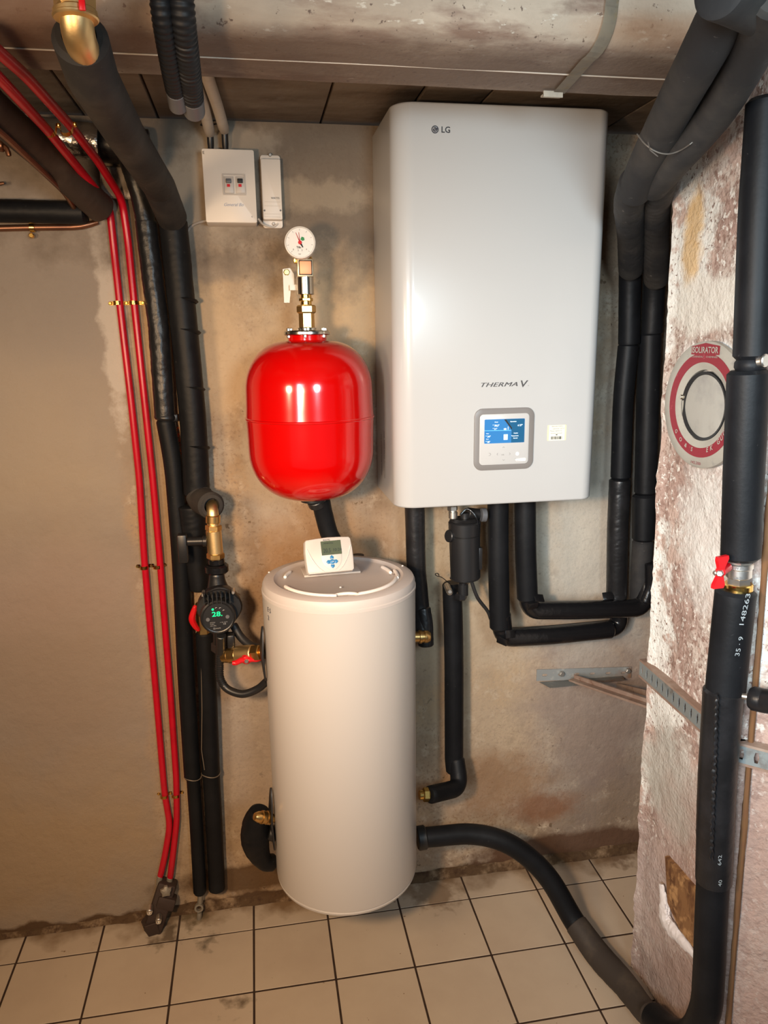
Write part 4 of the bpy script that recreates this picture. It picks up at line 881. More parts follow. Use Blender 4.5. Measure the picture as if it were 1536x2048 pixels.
bm = NB(); lathe(bm, [(0, 0), (.0042, 0), (.0035, .002), (0, .002)], at(gp+gn*.001, gn), 16); obj('hub', bm, red_pl, ga)
bm = NB(); vs = [bm.verts.new(G(x, y)) for x, y in ((.001, .006), (.004, .012), (.009, .010), (.010, .005), (.006, .003))]; bm.faces.new(vs); lab(obj('green_sector', bm, green, ga, smooth=False), 'green sector')
for k in range(9):
    a = 225-270*k/8; hand('tick', a, .0245, .0285, .0004, greyink, .0004)
text('dial_text', 'Tifo', G(-.008, -.012), gx, gu, .0045, ink, ga, bold=.02); text('dial_text', '3', G(-.006, -.018), gx, gu, .004, greyink, ga); text('dial_text', '3', G(.002, -.018), gx, gu, .004, greyink, ga)
text('dial_text', '0', G(-.016, -.016), gx, gu, .0035, greyink, ga); text('dial_text', '4', G(.012, -.016), gx, gu, .0035, greyink, ga); text('dial_text', 'bar', G(-.004, -.025), gx, gu, .003, greyink, ga)

# hose from vessel down into the tank
o = foam_pipe(None, 'insulated_pipe', uvy([(640, 992, -.17), (648, 1030, -.155), (662, 1075, -.15), (690, 1112, -.16)]), .0225, foam, wr=.015, seed=41, smooth_path=True); tag(o, 'short black pipe between the red vessel and the tank lid behind the thermostat', 'pipe', 'black insulated pipes')

# ---------------------------------------------------------------- pump group, left of the tank
yP = -.15
cv = thing('check_valve', 'brass check valve with an elbow above the black pump', 'valve', P(430, 1115, yP), 'brass pipe fittings')
bm = NB(); tube(bm, fillet(uvy([(424, 1010, -.085), (424, 1012, -.148), (427, 1055, -.152)]), .028), .0145, 20, .003); obj('elbow', bm, bronze, cv)
bm = NB(); cyl(bm, P(426, 1030, -.152), P(426, 1046, -.152), .0175); cyl(bm, P(427, 1050, -.15), P(427, 1061, -.15), .0195, hexn=True); obj('nut', bm, brass, cv)
bm = NB(); cyl(bm, P(427, 1060, -.15), P(431, 1107, -.15), .0185, 32); obj('valve_body', bm, bronze, cv)
bm = NB(); cyl(bm, P(431, 1105, -.15), P(431.5, 1118, -.15), .0215, hexn=True, bev=.003); obj('nut', bm, brass, cv)
bm = NB(); cyl(bm, P(414, 1082, -.15), P(405, 1082, -.15), .0135); cyl(bm, P(408, 1082, -.15), P(374, 1083, -.15), .0105); box(bm, P(366, 1096, -.145), (.022, .028, .07), bev=.004); box(bm, P(366, 1096, -.09), (.012, .09, .02), bev=.002); lab(obj('side_branch', bm, blackplastic, cv), 'black side branch on the left')
pm = thing('circulation_pump', 'black circulation pump with a green lit number display', 'pump', P(438, 1290, yP))
bm = NB(); cyl(bm, P(432, 1117, -.15), P(433, 1128, -.15), .020); cyl(bm, P(433, 1128, -.15), P(434, 1145, -.15), .0285, 40, .004); obj('union_nut', bm, gloss_tape, pm)
hc = P(439, 1210, yP-.01)
bm = NB(); tube(bm, uvy([(433, 1143, -.15), (434, 1165, -.15), (438, 1195, -.145), (441, 1250, -.14), (441, 1296, -.14)]), lambda t: .0185+.016*math.sin(PI*min(1, t*1.15))**2, 24, .005); obj('volute', bm, pump_m, pm)
fnp = Vector((.06, -1, .10)).normalized()
bm = NB(); lathe(bm, [(0, -.02), (.043, -.02), (.0515, -.012), (.0525, .024), (.049, .030), (0, .030)], at(hc, fnp), 40, lambda a: 1+.03*math.cos(4*a)); obj('motor_flange', bm, pump_m, pm)
mc = P(436, 1235, yP-.075)
bm = NB(); lathe(bm, [(0, -.06), (.041, -.06), (.042, -.01), (.0405, -.002), (.037, 0), (.0355, -.001), (0, -.001)], at(mc, fnp), 48); hdp = obj('motor_housing', bm, pump_m, pm)
Mm = at(mc+fnp*.0002, fnp, (1, 0, 0)); mx_, mu_ = Vector(Mm.col[0][:3]), Vector(Mm.col[1][:3])
def Q(x, y, e=.0008): return mc+mx_*x+mu_*y+fnp*e
bm = NB(); lathe(bm, [(0, -.0005), (.034, -.0005), (.034, .0002), (0, .0002)], at(mc, fnp), 40); fpl = lab(obj('face_plate', bm, led_glow, pm), 'dark front plate')
text('display_digits', '28.', Q(-.0135, .0035), mx_, mu_, .0115, led, pm, width=.024, bold=.015)
bm = NB(); lathe(bm, [(0, 0), (.0028, 0), (.0028, .0006), (0, .0006)], at(Q(-.011, .0205), fnp), 12); obj('led', bm, led, pm)
for x, y in ((-.003, .0235), (.006, .0225), (.014, .0165)):
    bm = NB(); tube(bm, [Q(x-.002, y-.001), Q(x-.001, y+.001), Q(x+.002, y+.0005)], .00045, 5, .001); obj('mode_icon', bm, whiteink, pm)
for x, y in ((-.0235, -.003), (.022, .000)):
    bm = NB(); lathe(bm, [(0, 0), (.0048, 0), (.0044, .0008), (0, .0008)], at(Q(x, y), fnp), 16); obj('push_button', bm, greyplastic, pm)
for s, x, y, hh in (('NO.2312', -.019, -.012, .0022), ('FH 28 V', -.019, -.016, .0022), ('230V 50Hz', -.019, -.020, .0022), ('A  0,6 - 45 W', .004, -.013, .0022), ('CE', .011, -.018, .004), ('GRUPPE', -.007, -.027, .0024)):
    text('plate_text', s, Q(x, y), mx_, mu_, hh, mat('dim_print', (.35, .35, .36), .5), pm)
bm = NB(); box(bm, Q(-.010, -.026, .0004), (.005, .0006, .005)); obj('plate_mark', bm, greyplastic, pm)
for u, v in ((406, 1191), (466, 1186)):
    p = P(u, v, yP-.052); bm = NB(); cyl(bm, p+Vector((0, .03, 0)), p, .0045, 14); obj('bolt', bm, nickel, pm)
bm = NB()
for k in range(7):
    x = -.030+.010*k; p = mc+mx_*x+mu_*.045-fnp*.012; box(bm, (0, 0, 0), (.0022, .024, .03), at(p, fnp, mx_))
tube(bm, [hc+fnp*.026+Vector((.050*math.cos(a), 0, .046*math.sin(a)-.0)) for a in [math.radians(25+5*k) for k in range(27)]], .0022, 6, .005)
lab(obj('cooling_ribs', bm, pump_m, pm), 'ribs over the housing')['kind'] = 'stuff'
bm = NB(); cyl(bm, P(442, 1270, -.19), P(442, 1305, -.165), .0125, 16); cyl(bm, P(441, 1285, -.14), P(441, 1302, -.14), .023, hexn=True); box(bm, P(462, 1280, -.17), (.018, .03, .035), bev=.004); obj('cable_gland', bm, blackplastic, pm)
# corrugated cable sleeve looping to the tank
bm = NB(); pth = catmull(uvy([(440, 1300, -.165), (439, 1335, -.165), (441, 1358, -.168), (455, 1378, -.175), (485, 1388, -.19), (515, 1378, -.20), (534, 1362, -.21)]), 14)
tube(bm, pth, .0098, 16, .0013, rf=lambda s, a: 1+(.07*(1 if math.sin(s*2*PI/.0056) > 0 else -1) if s < .095 else 0), rnd=0)
tag(obj('cable_sleeve', bm, blackplastic), 'black corrugated cable sleeve looping from the pump to the tank', 'cable', 'black cables')
bm = NB(); tube(bm, catmull(uvy([(466, 1248, -.14), (480, 1272, -.15), (500, 1290, -.17), (520, 1296, -.19), (530, 1297, -.21)]), 10), .0105, 14, .005); tag(obj('black_cable', bm, rubber), 'short thick black cable from the pump to the upper left tank port', 'cable', 'black cables')
# ball valve to the tank
bv = thing('ball_valve', 'brass ball valve with a red butterfly handle between pump and tank', 'valve', P(490, 1325, -.19), 'ball valves')
A, B = P(447, 1312, -.16), P(540, 1303, -.24); d = (B-A)
def seg_(a, c, r0, r1=None, m_=brass, hx=False, nm='valve_body', parent=bv):
    bm = NB(); cyl(bm, A+d*a, A+d*c, r0, 28, .002, r1, hx); return obj(nm, bm, m_, parent)
seg_(.00, .16, .0170, .0185); seg_(.15, .34, .0205, nm='collar'); seg_(.33, .66, .0220, .0205, bronze); seg_(.65, .82, .0205, hx=True, nm='hexagon'); seg_(.82, .90, .0120, nm='neck'); seg_(.88, .97, .0195, nm='union_nut', hx=True, m_=mat('dull_brass', (.36, .28, .16), .45, .8)); 
lab(bv.children[-1], 'dull union nut against the tank')
hc_ = P(493, 1320, -.225); bm = NB()
for s in (-1, 1):
    tube(bm, [hc_, hc_+Vector((s*.012, 0, .001)), hc_+Vector((s*.024, -.002, -.002+.002*s)), hc_+Vector((s*.034, -.002, -.001+.003*s))], lambda t: .0075-.0015*t, 10, .004)
cyl(bm, hc_+Vector((0, .02, .004)), hc_+Vector((0, -.006, 0)), .013, 20, .003, .011); obj('handle', bm, red_pl, bv)
bm = NB(); cyl(bm, hc_+Vector((0, -.005, 0)), hc_+Vector((0, -.010, 0)), .0058, hexn=True); obj('handle_nut', bm, nickel, bv)

# lower left port: insulated elbow with brass fitting
le = thing('insulated_elbow', 'bulging black insulated elbow with brass fitting at the tank\'s lower left', 'fitting', P(520, 1735, -.24), 'black insulated elbows')
bm = NB(); tube(bm, catmull(uvy([(520, 1622, -.24), (512, 1650, -.225), (512, 1690, -.215), (528, 1722, -.21), (548, 1725, -.20)])), lambda t: .022+.015*math.sin(PI*min(1, t*1.1+.08)), 24, .005, wrinkle=.05, seed=51); obj('insulation', bm, foam, le)
bm = NB(); a = P(508, 1633, -.285); c = P(556, 1637, -.262); dd = c-a
lathe(bm, [(0, 0), (.009, .002), (.0135, .012), (.0135, .020), (.016, .021), (.016, .027), (.0145, .028), (.0145, .034), (.0165, .035), (.0165, .045), (.010, .046), (.010, .062), (0, .062)], at(a, dd), 28); obj('brass_end', bm, brass, le)
bm = NB(); tube(bm, uvy([(538, 1665, -.24), (556, 1668, -.24)]), .020, 16, .006); obj('branch_sleeve', bm, rubber, le)

# ---------------------------------------------------------------- pipes right of the tank and under the unit
r1 = thing('insulated_pipe', 'wrinkled black pipe right behind the tank, under the unit\'s left corner', 'pipe', P(840, 1240, -.10), 'black insulated pipes')
foam_pipe(r1, 'insulation', uvy([(828, 985, -.10), (830, 1030, -.10), (832, 1130, -.10), (840, 1215, -.10), (846, 1262, -.12)]), lambda t: .0265-.002*t, tape, wr=.05, seed=61)
foam_pipe(r1, 'insulation', uvy([(845, 1215, -.11), (850, 1245, -.12), (852, 1292, -.13)]), .021, tape, wr=.08, seed=62)
bm = NB(); a = P(815, 1274, -.16); c = P(862, 1273, -.16); lathe(bm, [(.011, 0), (.014, .001), (.014, .030), (.0175, .031), (.0175, .037), (.015, .038), (.015, .043), (.0165, .044), (.0165, .052), (.012, .060), (0, .062)], at(a, c-a), 28); lab(obj('brass_elbow', bm, brass, r1), 'brass elbow into the tank')
# magnetic filter
ft = thing('magnetic_filter', 'black cylindrical filter with a silver inlet hanging under the unit', 'filter', P(925, 1200, -.13))
yM = -.14
def seg2(u, v0, v1, r0, r1_=None, m_=blackplastic, hx=False, nm='body', y=yM, b=.003, du=0):
    bm = NB(); cyl(bm, P(u, v0, y), P(u+du, v1, y), r0, 36, b, r1_, hx); return obj(nm, bm, m_, ft)
seg2(905, 995, 1012, .011, m_=nickel, nm='inlet'); seg2(905, 1010, 1022, .0135, m_=nickel, nm='inlet_nut', hx=True); seg2(906, 1022, 1038, .0115, m_=nickel, nm='inlet'); 
seg2(929, 1042, 1070, .0415, .0405, nm='cap'); seg2(929, 1036, 1043, .032, .039, nm='cap_top'); seg2(929, 1068, 1156, .0400, .0390, nm='housing', du=2); seg2(929, 1154, 1166, .0385, .016, nm='lower_cone'); seg2(926, 1166, 1192, .0135, nm='drain'); seg2(922, 1186, 1199, .0155, nm='drain_nut', hx=True)
bm = NB(); cyl(bm, P(896, 1072, -.15), P(912, 1072, -.14), .016); box(bm, P(957, 1115, -.15), (.014, .03, .06), bev=.004); cyl(bm, P(930, 1025, -.14), P(930, 1038, -.14), .012); cyl(bm, P(935, 1026, -.14), P(970, 1030, -.13), .0145); obj('side_boss', bm, blackplastic, ft)
bm = NB(); cyl(bm, P(962, 1030, -.15), P(972, 1030, -.15), .0175); obj('grey_ring', bm, greyplastic, ft)
bm = NB(); tube(bm, catmull(uvy([(920, 1030, -.16), (935, 1018, -.16), (952, 1034, -.17), (958, 1060, -.17)])), .0022, 8, .004); obj('bleed_tube', bm, gloss_tape, ft)
bm = NB(); tube(bm, catmull(uvy([(942, 1160, -.14), (955, 1195, -.14), (975, 1222, -.13), (982, 1240, -.12)])), .0048, 10, .006); tag(obj('black_cable', bm, rubber), 'thin black cable hanging right of the filter', 'cable', 'black cables')
dv = thing('drain_valve', 'tiny nickel bleed valve with a wire ring beside the filter\'s foot', 'valve', P(898, 1178, -.12))
bm = NB(); cyl(bm, P(893, 1170, -.11), P(900, 1186, -.15), .0085, 14, .002); cyl(bm, P(899, 1180, -.15), P(900, 1184, -.165), .0065, hexn=True); obj('valve_body', bm, nickel, dv)
bm = NB(); tube(bm, catmull(uvy([(900, 1168, -.14), (884, 1155, -.14), (874, 1152, -.14), (870, 1148, -.14), (876, 1147, -.14), (878, 1152, -.14)])), .0012, 6, .003); obj('wire_ring', bm, gloss_tape, dv)
# pipe down from the filter to the lower port
r2 = thing('insulated_pipe', 'black insulated pipe dropping from the filter to the tank\'s lower right port', 'pipe', P(890, 1600, -.13), 'black insulated pipes')
foam_pipe(r2, 'insulation', uvy([(904, 1165, -.075), (908, 1300, -.08), (908, 1420, -.085), (908, 1520, -.09), (911, 1545, -.10)]), .0265, foam, wr=.015, seed=71, fil=.1)
foam_pipe(r2, 'insulation', uvy([(912, 1515, -.095), (921, 1575, -.13), (858, 1590, -.20)]), .0235, foam, wr=.02, seed=72, fil=.045)
bm = NB(); A2, B2 = P(838, 1590, -.20), P(860, 1589, -.20); cyl(bm, A2, B2, .013); cyl(bm, A2+(B2-A2)*.35, A2+(B2-A2)*.95, .0185, hexn=True, bev=.003); lab(obj('union_nut', bm, brass_b, r2), 'bright brass nut')
# two loops from the unit to the right-hand risers
yr = -.10
lpA = thing('insulated_pipe', 'lower black pipe loop from under the unit turning right', 'pipe', P(1005, 1290, -.11), 'black insulated pipes')
foam_pipe(lpA, 'insulation', uvy([(996, 990, -.13), (996, 1100, -.13), (1000, 1258, -.13)]), .0275, foam, wr=.008, seed=81)
foam_pipe(lpA, 'insulation', uvy([(1002, 1225, -.13), (1006, 1275, -.125), (1100, 1270, -.115), (1222, 1258, -.085)]), .0265, gloss_tape, wr=.02, seed=82, fil=.03)
foam_pipe(lpA, 'insulation', uvy([(1205, 1262, -.075), (1238, 1252, -.065), (1238, 1200, -.065)]), .025, gloss_tape, wr=.05, seed=83, fil=.03)
lpB = thing('insulated_pipe', 'upper black pipe loop from under the unit turning right to the risers', 'pipe', P(1060, 1240, -.14), 'black insulated pipes')
foam_pipe(lpB, 'insulation', uvy([(1050, 990, -.13), (1051, 1100, -.13), (1055, 1200, -.13)]), .028, foam, wr=.008, seed=84)
foam_pipe(lpB, 'insulation', uvy([(1055, 1175, -.13), (1059, 1220, -.13), (1150, 1220, -.125), (1286, 1216, -.11), (1294, 1160, -.10)]), .0255, gloss_tape, wr=.02, seed=85, fil=.035)
bm = NB()
for u, v, y in ((1004, 1282, -.155), (1066, 1212, -.158), (1078, 1196, -.155), (1020, 1268, -.155), (1216, 1192, -.11), (1300, 1150, -.125)):
    p = P(u, v, y); box(bm, (0, 0, 0), (.030, .022, .004), at(p, (random.uniform(-1, 1), -1, random.uniform(-.5, 1))), bev=.0015)
tag(obj('tape_end', bm, gloss_tape), 'crumpled flaps of glossy tape at the elbows of the pipe loops', 'tape')['kind'] = 'stuff'
# the risers and the bundle coming from the ceiling
rsA = thing('insulated_pipe', 'left black riser between the unit and the column, coming from the ceiling bundle', 'pipe', P(1235, 1200, -.09), 'black insulated pipes')
foam_pipe(rsA, 'insulation', uvy([(1490, -60, -1.02), (1425, 70, -.93), (1345, 220, -.72), (1290, 330, -.56), (1268, 385, -.47)]), lambda t: .0315, foam_old, wr=.02, seed=91, fil=.1, seg=28)
foam_pipe(rsA, 'insulation', uvy([(1271, 360, -.50), (1257, 400, -.42), (1262, 470, -.26), (1262, 540, -.14)]), .0300, foam_old, wr=.04, seed=92, fil=.05)
foam_pipe(rsA, 'insulation', uvy([(1262, 480, -.13), (1260, 560, -.10), (1258, 690, -.09)]), .0275, foam, wr=.03, seed=93, fil=.05)
foam_pipe(rsA, 'insulation', uvy([(1257, 688, -.09), (1246, 800, -.09), (1241, 958, -.09)]), .0265, foam, wr=.02, seed=94, fil=.05)
foam_pipe(rsA, 'insulation', uvy([(1240, 958, -.095), (1235, 1060, -.095), (1233, 1196, -.09)]), .0285, tape, wr=.045, seed=95, fil=.05)
rsB = thing('insulated_pipe', 'right black riser hugging the column, coming from the ceiling bundle', 'pipe', P(1285, 1200, -.09), 'black insulated pipes')
foam_pipe(rsB, 'insulation', uvy([(1560, -20, -1.06), (1500, 110, -.90), (1430, 230, -.75), (1350, 320, -.62), (1306, 372, -.49)]), .0300, foam_old, wr=.02, seed=96, fil=.1, seg=28)
foam_pipe(rsB, 'insulation', uvy([(1330, 345, -.52), (1312, 400, -.40), (1312, 470, -.26), (1312, 560, -.13)]), .030, foam_old, wr=.05, seed=97, fil=.05)
foam_pipe(rsB, 'insulation', uvy([(1310, 500, -.14), (1308, 580, -.10), (1303, 668, -.09)]), .0285, foam, wr=.03, seed=98, fil=.05)
foam_pipe(rsB, 'insulation', uvy([(1300, 666, -.088), (1296, 800, -.088), (1291, 988, -.088)]), .0300, foam, wr=.015, seed=99, fil=.05)
foam_pipe(rsB, 'insulation', uvy([(1289, 988, -.09), (1287, 1080, -.09)]), .0315, foam, wr=.005, seed=100, fil=.05)
foam_pipe(rsB, 'insulation', uvy([(1286, 1080, -.09), (1282, 1140, -.09), (1280, 1200, -.09)]), .0285, foam_old, wr=.01, seed=101, fil=.05)
foam_pipe(rsB, 'insulation', uvy([(1302, 1125, -.12), (1303, 1170, -.12), (1290, 1205, -.12)]), .018, gloss_tape, wr=.05, seed=102)
o = foam_pipe(None, 'insulated_pipe', uvy([(1440, -30, -1.05), (1500, -5, -1.02), (1590, 45, -.98)]), .034, foam_old, wr=.03, seed=103); tag(o, 'dusty black pipe crossing the top right corner above the bundle', 'pipe', 'black insulated pipes')
bm = NB()
c1_, c2_ = P(1312, 285, -.64), P(1372, 283, -.68); tube(bm, catmull([P(1274, 268, -.65), P(1290, 288, -.67), P(1312, 303, -.68), P(1335, 308, -.685), P(1358, 302, -.69), P(1382, 287, -.72), P(1400, 272, -.70)]), .0012, 6, .004); tube(bm, uvy([(1296, 284, -.68), (1300, 300, -.69), (1316, 313, -.69)]), .001, 6, .004)
tag(obj('wire_tie', bm, mat('tie_wire2', (.16, .14, .12), .5, .4)), 'thin wire tied around the ceiling bundle of black pipes', 'wire')

# wall bracket with rusty arm
wb = thing('wall_bracket', 'galvanised slotted angle bracket with a rusty arm on the back wall', 'bracket', P(1165, 1370, 0))
def slotted(bm, O, ux_, uy_, n, cell, h_, sw_, sh_, th=.003, skip=()):
    O = Vector(O); ux_ = Vector(ux_).normalized(); uy_ = Vector(uy_).normalized(); fs = []
    for i in range(n):
        x0 = i*cell; cxl, cyl_ = x0+cell/2, h_/2
        outer = [(x0, 0), (cxl, 0), (x0+cell, 0), (x0+cell, cyl_), (x0+cell, h_), (cxl, h_), (x0, h_), (x0, cyl_)]
        ov = [bm.verts.new(O+ux_*a+uy_*b3) for a, b3 in outer]
        if i in skip: fs.append(bm.faces.new(ov)); continue
        k = .6; inner = [(cxl-sw_/2*k, cyl_-sh_/2), (cxl, cyl_-sh_/2), (cxl+sw_/2*k, cyl_-sh_/2), (cxl+sw_/2, cyl_), (cxl+sw_/2*k, cyl_+sh_/2), (cxl, cyl_+sh_/2), (cxl-sw_/2*k, cyl_+sh_/2), (cxl-sw_/2, cyl_)]
        iv = [bm.verts.new(O+ux_*a+uy_*b3) for a, b3 in inner]
        for q in range(8): fs.append(bm.faces.new((ov[q], ov[(q+1) % 8], iv[(q+1) % 8], iv[q])))
    bmesh.ops.remove_doubles(bm, verts=bm.verts[:], dist=.0002)
    bmesh.ops.solidify(bm, geom=bm.faces[:], thickness=th); return bm
a = P(1073, 1362, -.006); c = P(1262, 1356, -.006); 
bm = NB(); slotted(bm, a, c-a, Zp, 6, (c-a).length/6, .036, .019, .008); obj('angle_plate', bm, zinc_old, wb, smooth=False)
bm = NB(); e0, e1 = P(1078, 1364, -.008), P(1245, 1352, -.008); pr = [e0, e1, P(1250, 1360, -.045), P(1100, 1376, -.045)]; vs = [bm.verts.new(p) for p in pr]; bm.faces.new(vs); bmesh.ops.solidify(bm, geom=bm.faces[:], thickness=.003); obj('angle_flange', bm, zinc_old, wb, smooth=False)
bm = NB(); A3, B3 = P(1150, 1358, -.04), P(1335, 1420, -.40); dd = B3-A3; box(bm, (0, 0, dd.length/2), (.026, .006, dd.length), at(A3, dd, (0, 0, 1))); box(bm, (0, .01, dd.length/2), (.005, .024, dd.length), at(A3, dd, (0, 0, 1))); obj('arm', bm, rust, wb, smooth=False)
bm = NB(); A3, B3 = P(1235, 1372, -.03), P(1330, 1395, -.38); dd = B3-A3; box(bm, (0, 0, dd.length/2), (.016, .006, dd.length), at(A3, dd, (0, 0, 1))); obj('arm', bm, rust, wb, smooth=False)
for u in (1122, 1254):
    bm = NB(); p = P(u, 1346 if u < 1200 else 1340, -.006); cyl(bm, p, p+Vector((0, -.012, 0)), .008, hexn=True); obj('bolt', bm, zinc, wb)

# perforated channel wrapped round the column
ch = thing('slotted_channel', 'perforated metal channel with rusty flanges wrapped around the column', 'channel', (.88, -.6, .83))
cA, cB, cC = Vector((.874, -.405, .865)), Vector((.864, -.785, .865)), Vector((1.03, -.945, .865))
for (p0_, p1_, n_) in ((cA, cB, 16), (cB+Vector((-.002, 0, 0)), cC, 9)):
    dd = p1_-p0_; bm = NB(); slotted(bm, p0_-Vector((0, 0, .040)), dd, Zp, n_, dd.length/n_, .040, .009, .022, .0025); obj('web', bm, mat('channel_zinc', (.36, .40, .40), .5, .6, patches=[(18, (.22, .2, .18), .55, .7)]), ch, smooth=False)
    nrm_ = Vector((-dd.y, dd.x, 0)).normalized(); nrm_ = nrm_ if nrm_.x > 0 else -nrm_
    for dz in (.0, -.040):
        bm = NB(); box(bm, (0, 0, dd.length/2), (.022, .005, dd.length), at(p0_+Vector((0, 0, dz))+nrm_*.010, dd, nrm_)); obj('flange', bm, rust, ch, smooth=False)

# flue cover disc on on the column
dk = thing('flue_cover_disc', 'grey metal flue cover disc with a red printed ring on the column', 'cover', (.86, -.58, 1.37))
dc = PX(1403, 811, .850); dn = Vector((-1, -.06, 0)).normalized(); dR = .1215
Md = at(dc, dn, (0, -1, 0)); dx_, du_ = Vector(Md.col[0][:3]), Vector(Md.col[1][:3])
# keep local y pointing up
if du_.z < 0: Md = at(dc, dn, (0, 1, 0)); dx_, du_ = Vector(Md.col[0][:3]), Vector(Md.col[1][:3])
bm = NB(); lathe(bm, [(.068, -.012), (dR-.002, -.012), (dR, -.010), (dR, -.001), (dR-.003, .001), (.080, .001), (.074, -.002), (.068, -.004), (.068, -.012)], Md, 64); obj('rim_plate', bm, disc_m, dk)
bm = NB(); lathe(bm, [(0, -.018), (.064, -.018), (.064, -.009), (.060, -.008), (0, -.0075)], Md, 48)
for v in bm.verts: v.co += dn*(noise.noise(v.co*30)*.0015)
bq = NB(); lathe(bq, [(.0665, -.0035), (.0605, -.006), (.0605, -.0095), (.0665, -.0095), (.0665, -.0035)], at(dc+Vector((0, .002, -.002)), dn), 48); obj('gap_shade_ring', bq, rubber, dk)  # black ring added as the shadow between rim and centre
lab(obj('sunken_centre', bm, mat('dull_centre', (.40, .39, .35), .6, .1, patches=[(14, (.30, .29, .27), .45, .65)], bump=[(20, .4, .004)]), dk), 'dull sunken centre plate')
bm = NB(); lathe(bm, [(.082, .0012), (.1005, .0012), (.1005, .0018), (.082, .0018), (.082, .0012)], Md, 64); lab(obj('red_ring', bm, disc_red, dk), 'red printed ring')
bm = NB(); lathe(bm, [(dR-.03, -.05), (dR-.008, -.05), (dR-.006, -.013), (dR-.03, -.013), (dR-.03, -.05)], at(dc+Vector((.012, -.010, 0)), dn, (0, -1, 0)), 48); lab(obj('collar', bm, orange_foam, dk), 'orange foam collar behind the disc')
def D(x, y, e=.002): return dc+dx_*x+du_*y+dn*e
sgx = 1 if dx_.y < 0 else -1
rd = dx_*sgx
def DD(x, y, e=.0022): return dc+rd*x+du_*y+dn*e
bm = NB(); vs = [bm.verts.new(DD(x, y, .0016)) for x, y in ((-.042, .096), (.042, .096), (.042, .1125), (.0, .118), (-.042, .1115))]; bm.faces.new(vs); nb = obj('name_panel', bm, disc_red, dk, smooth=False)
text('name_print', 'ISOLIRATOR', DD(-.039, .0995, .0022), rd, du_, .0115, disc_m, dk, width=.078, bold=.02)
text('name_print', 'FOURNEAU    CHEMINEE', DD(-.039, .0905, .0028), rd, du_, .0035, disc_m, dk, width=.078)
text('number_print', '142.200', DD(-.016, -.1145, .0016), rd, du_, .0055, disc_red, dk, width=.03)
for k, s in enumerate('GO&S'):
    a = math.radians(218+14*k); c = DD(.0915*math.cos(a), .0915*math.sin(a)); text('ring_scrawl', s, c-rd*.003, rd*math.cos(a+PI/2)+du_*math.sin(a+PI/2), rd*-math.cos(a)-du_*math.sin(a), .008, disc_m, dk, bold=.02)
for k, s in enumerate('EK GUGM'):
    a = math.radians(288+7.5*k); c = DD(.0915*math.cos(a), .0915*math.sin(a)); 
    if s != ' ': text('ring_scrawl', s, c, rd*math.cos(a+PI/2)+du_*math.sin(a+PI/2), rd*-math.cos(a)-du_*math.sin(a), .009, disc_m, dk, bold=.02, shear=.3)
bm = NB(); cyl(bm, DD(-.066, .012, -.006), DD(-.066, .012, .002), .005, 12); box(bm, DD(-.067, -.02, -.006), (.004, .006, .05)); obj('spring_clip', bm, chrome, dk)

# ---------------------------------------------------------------- big pipe in front of the column
yR = -.80
bp_ = thing('insulated_pipe', 'thick black insulated pipe in front of the column at the right edge', 'pipe', P(1425, 2030, -.8), 'black insulated pipes')
foam_pipe(bp_, 'insulation', uvy([(1535, 196, yR), (1518, 420, yR), (1505, 718, yR)]), .0305, foam, wr=.008, seed=111, seg=32)
foam_pipe(bp_, 'insulation', uvy([(1502, 716, yR), (1499, 745, yR)]), .0245, foam, wr=.0, seed=112, seg=28)
foam_pipe(bp_, 'insulation', uvy([(1497, 740, yR), (1488, 930, yR), (1481, 1118, yR)]), .0330, foam, wr=.006, seed=113, seg=32)
foam_pipe(bp_, 'insulation', uvy([(1472, 1178, yR), (1462, 1270, yR), (1450, 1385, yR)]), .0345, foam, wr=.012, seed=114, seg=36)
foam_pipe(bp_, 'insulation', uvy([(1447, 1375, yR), (1434, 1560, yR), (1427, 1765, yR)]), lambda t: .0350-.0015*t, tape, wr=.025, seed=115, seg=36)
foam_pipe(bp_, 'insulation', uvy([(1426, 1755, yR), (1421, 1860, yR), (1417, 1955, yR), (1410, 2020, yR+.004), (1385, 2066, yR+.035), (1345, 2066, -.70), (1303, 2030, -.625)]), .0305, foam, wr=.008, seed=116, seg=32, smooth_path=True)
for s, u, v, hh, wd_ in (('35 \u00b7 9', 1478, 1312, .0092, .036), ('148263', 1487, 1250, .0092, .057), ('642', 1442, 1730, .0075, .022), ('40', 1443, 1772, .0075, .014)):
    p = P(u, v, yR-.0365); q = P(u+(9 if len(s) > 4 else 3), v-40, yR-.0365); text('size_print', s, p, q-p, (-1, 0, 0), hh, mat('print_grey', (.34, .38, .40), .6), bp_, width=wd_)
bm = NB(); tube(bm, [P(1432-(v-1390)*.035+(k % 2)*3, v, yR-.0335) for k, v in enumerate(range(1390, 1720, 7))], .0034, 8, .002, wrinkle=.7, seed=5); lab(obj('glue_seam', bm, tape, bp_), 'puckered glued seam')
# orange foam strip behind the pipe along the column corner
o = bpy.data.objects.new; bm = NB(); tube(bm, [Vector((.915-.0275*z, -.79, z)) for z in [.05+.1*k for k in range(19)]], .006, 10, .02, wrinkle=.5, seed=8); tag(obj('foam_strip', bm, mat('brown_foam', (.17, .08, .03), .9, patches=[(40, (.16, .07, .03), .45, .7)])), 'thin orange foam strip along the column corner behind the thick pipe', 'foam')
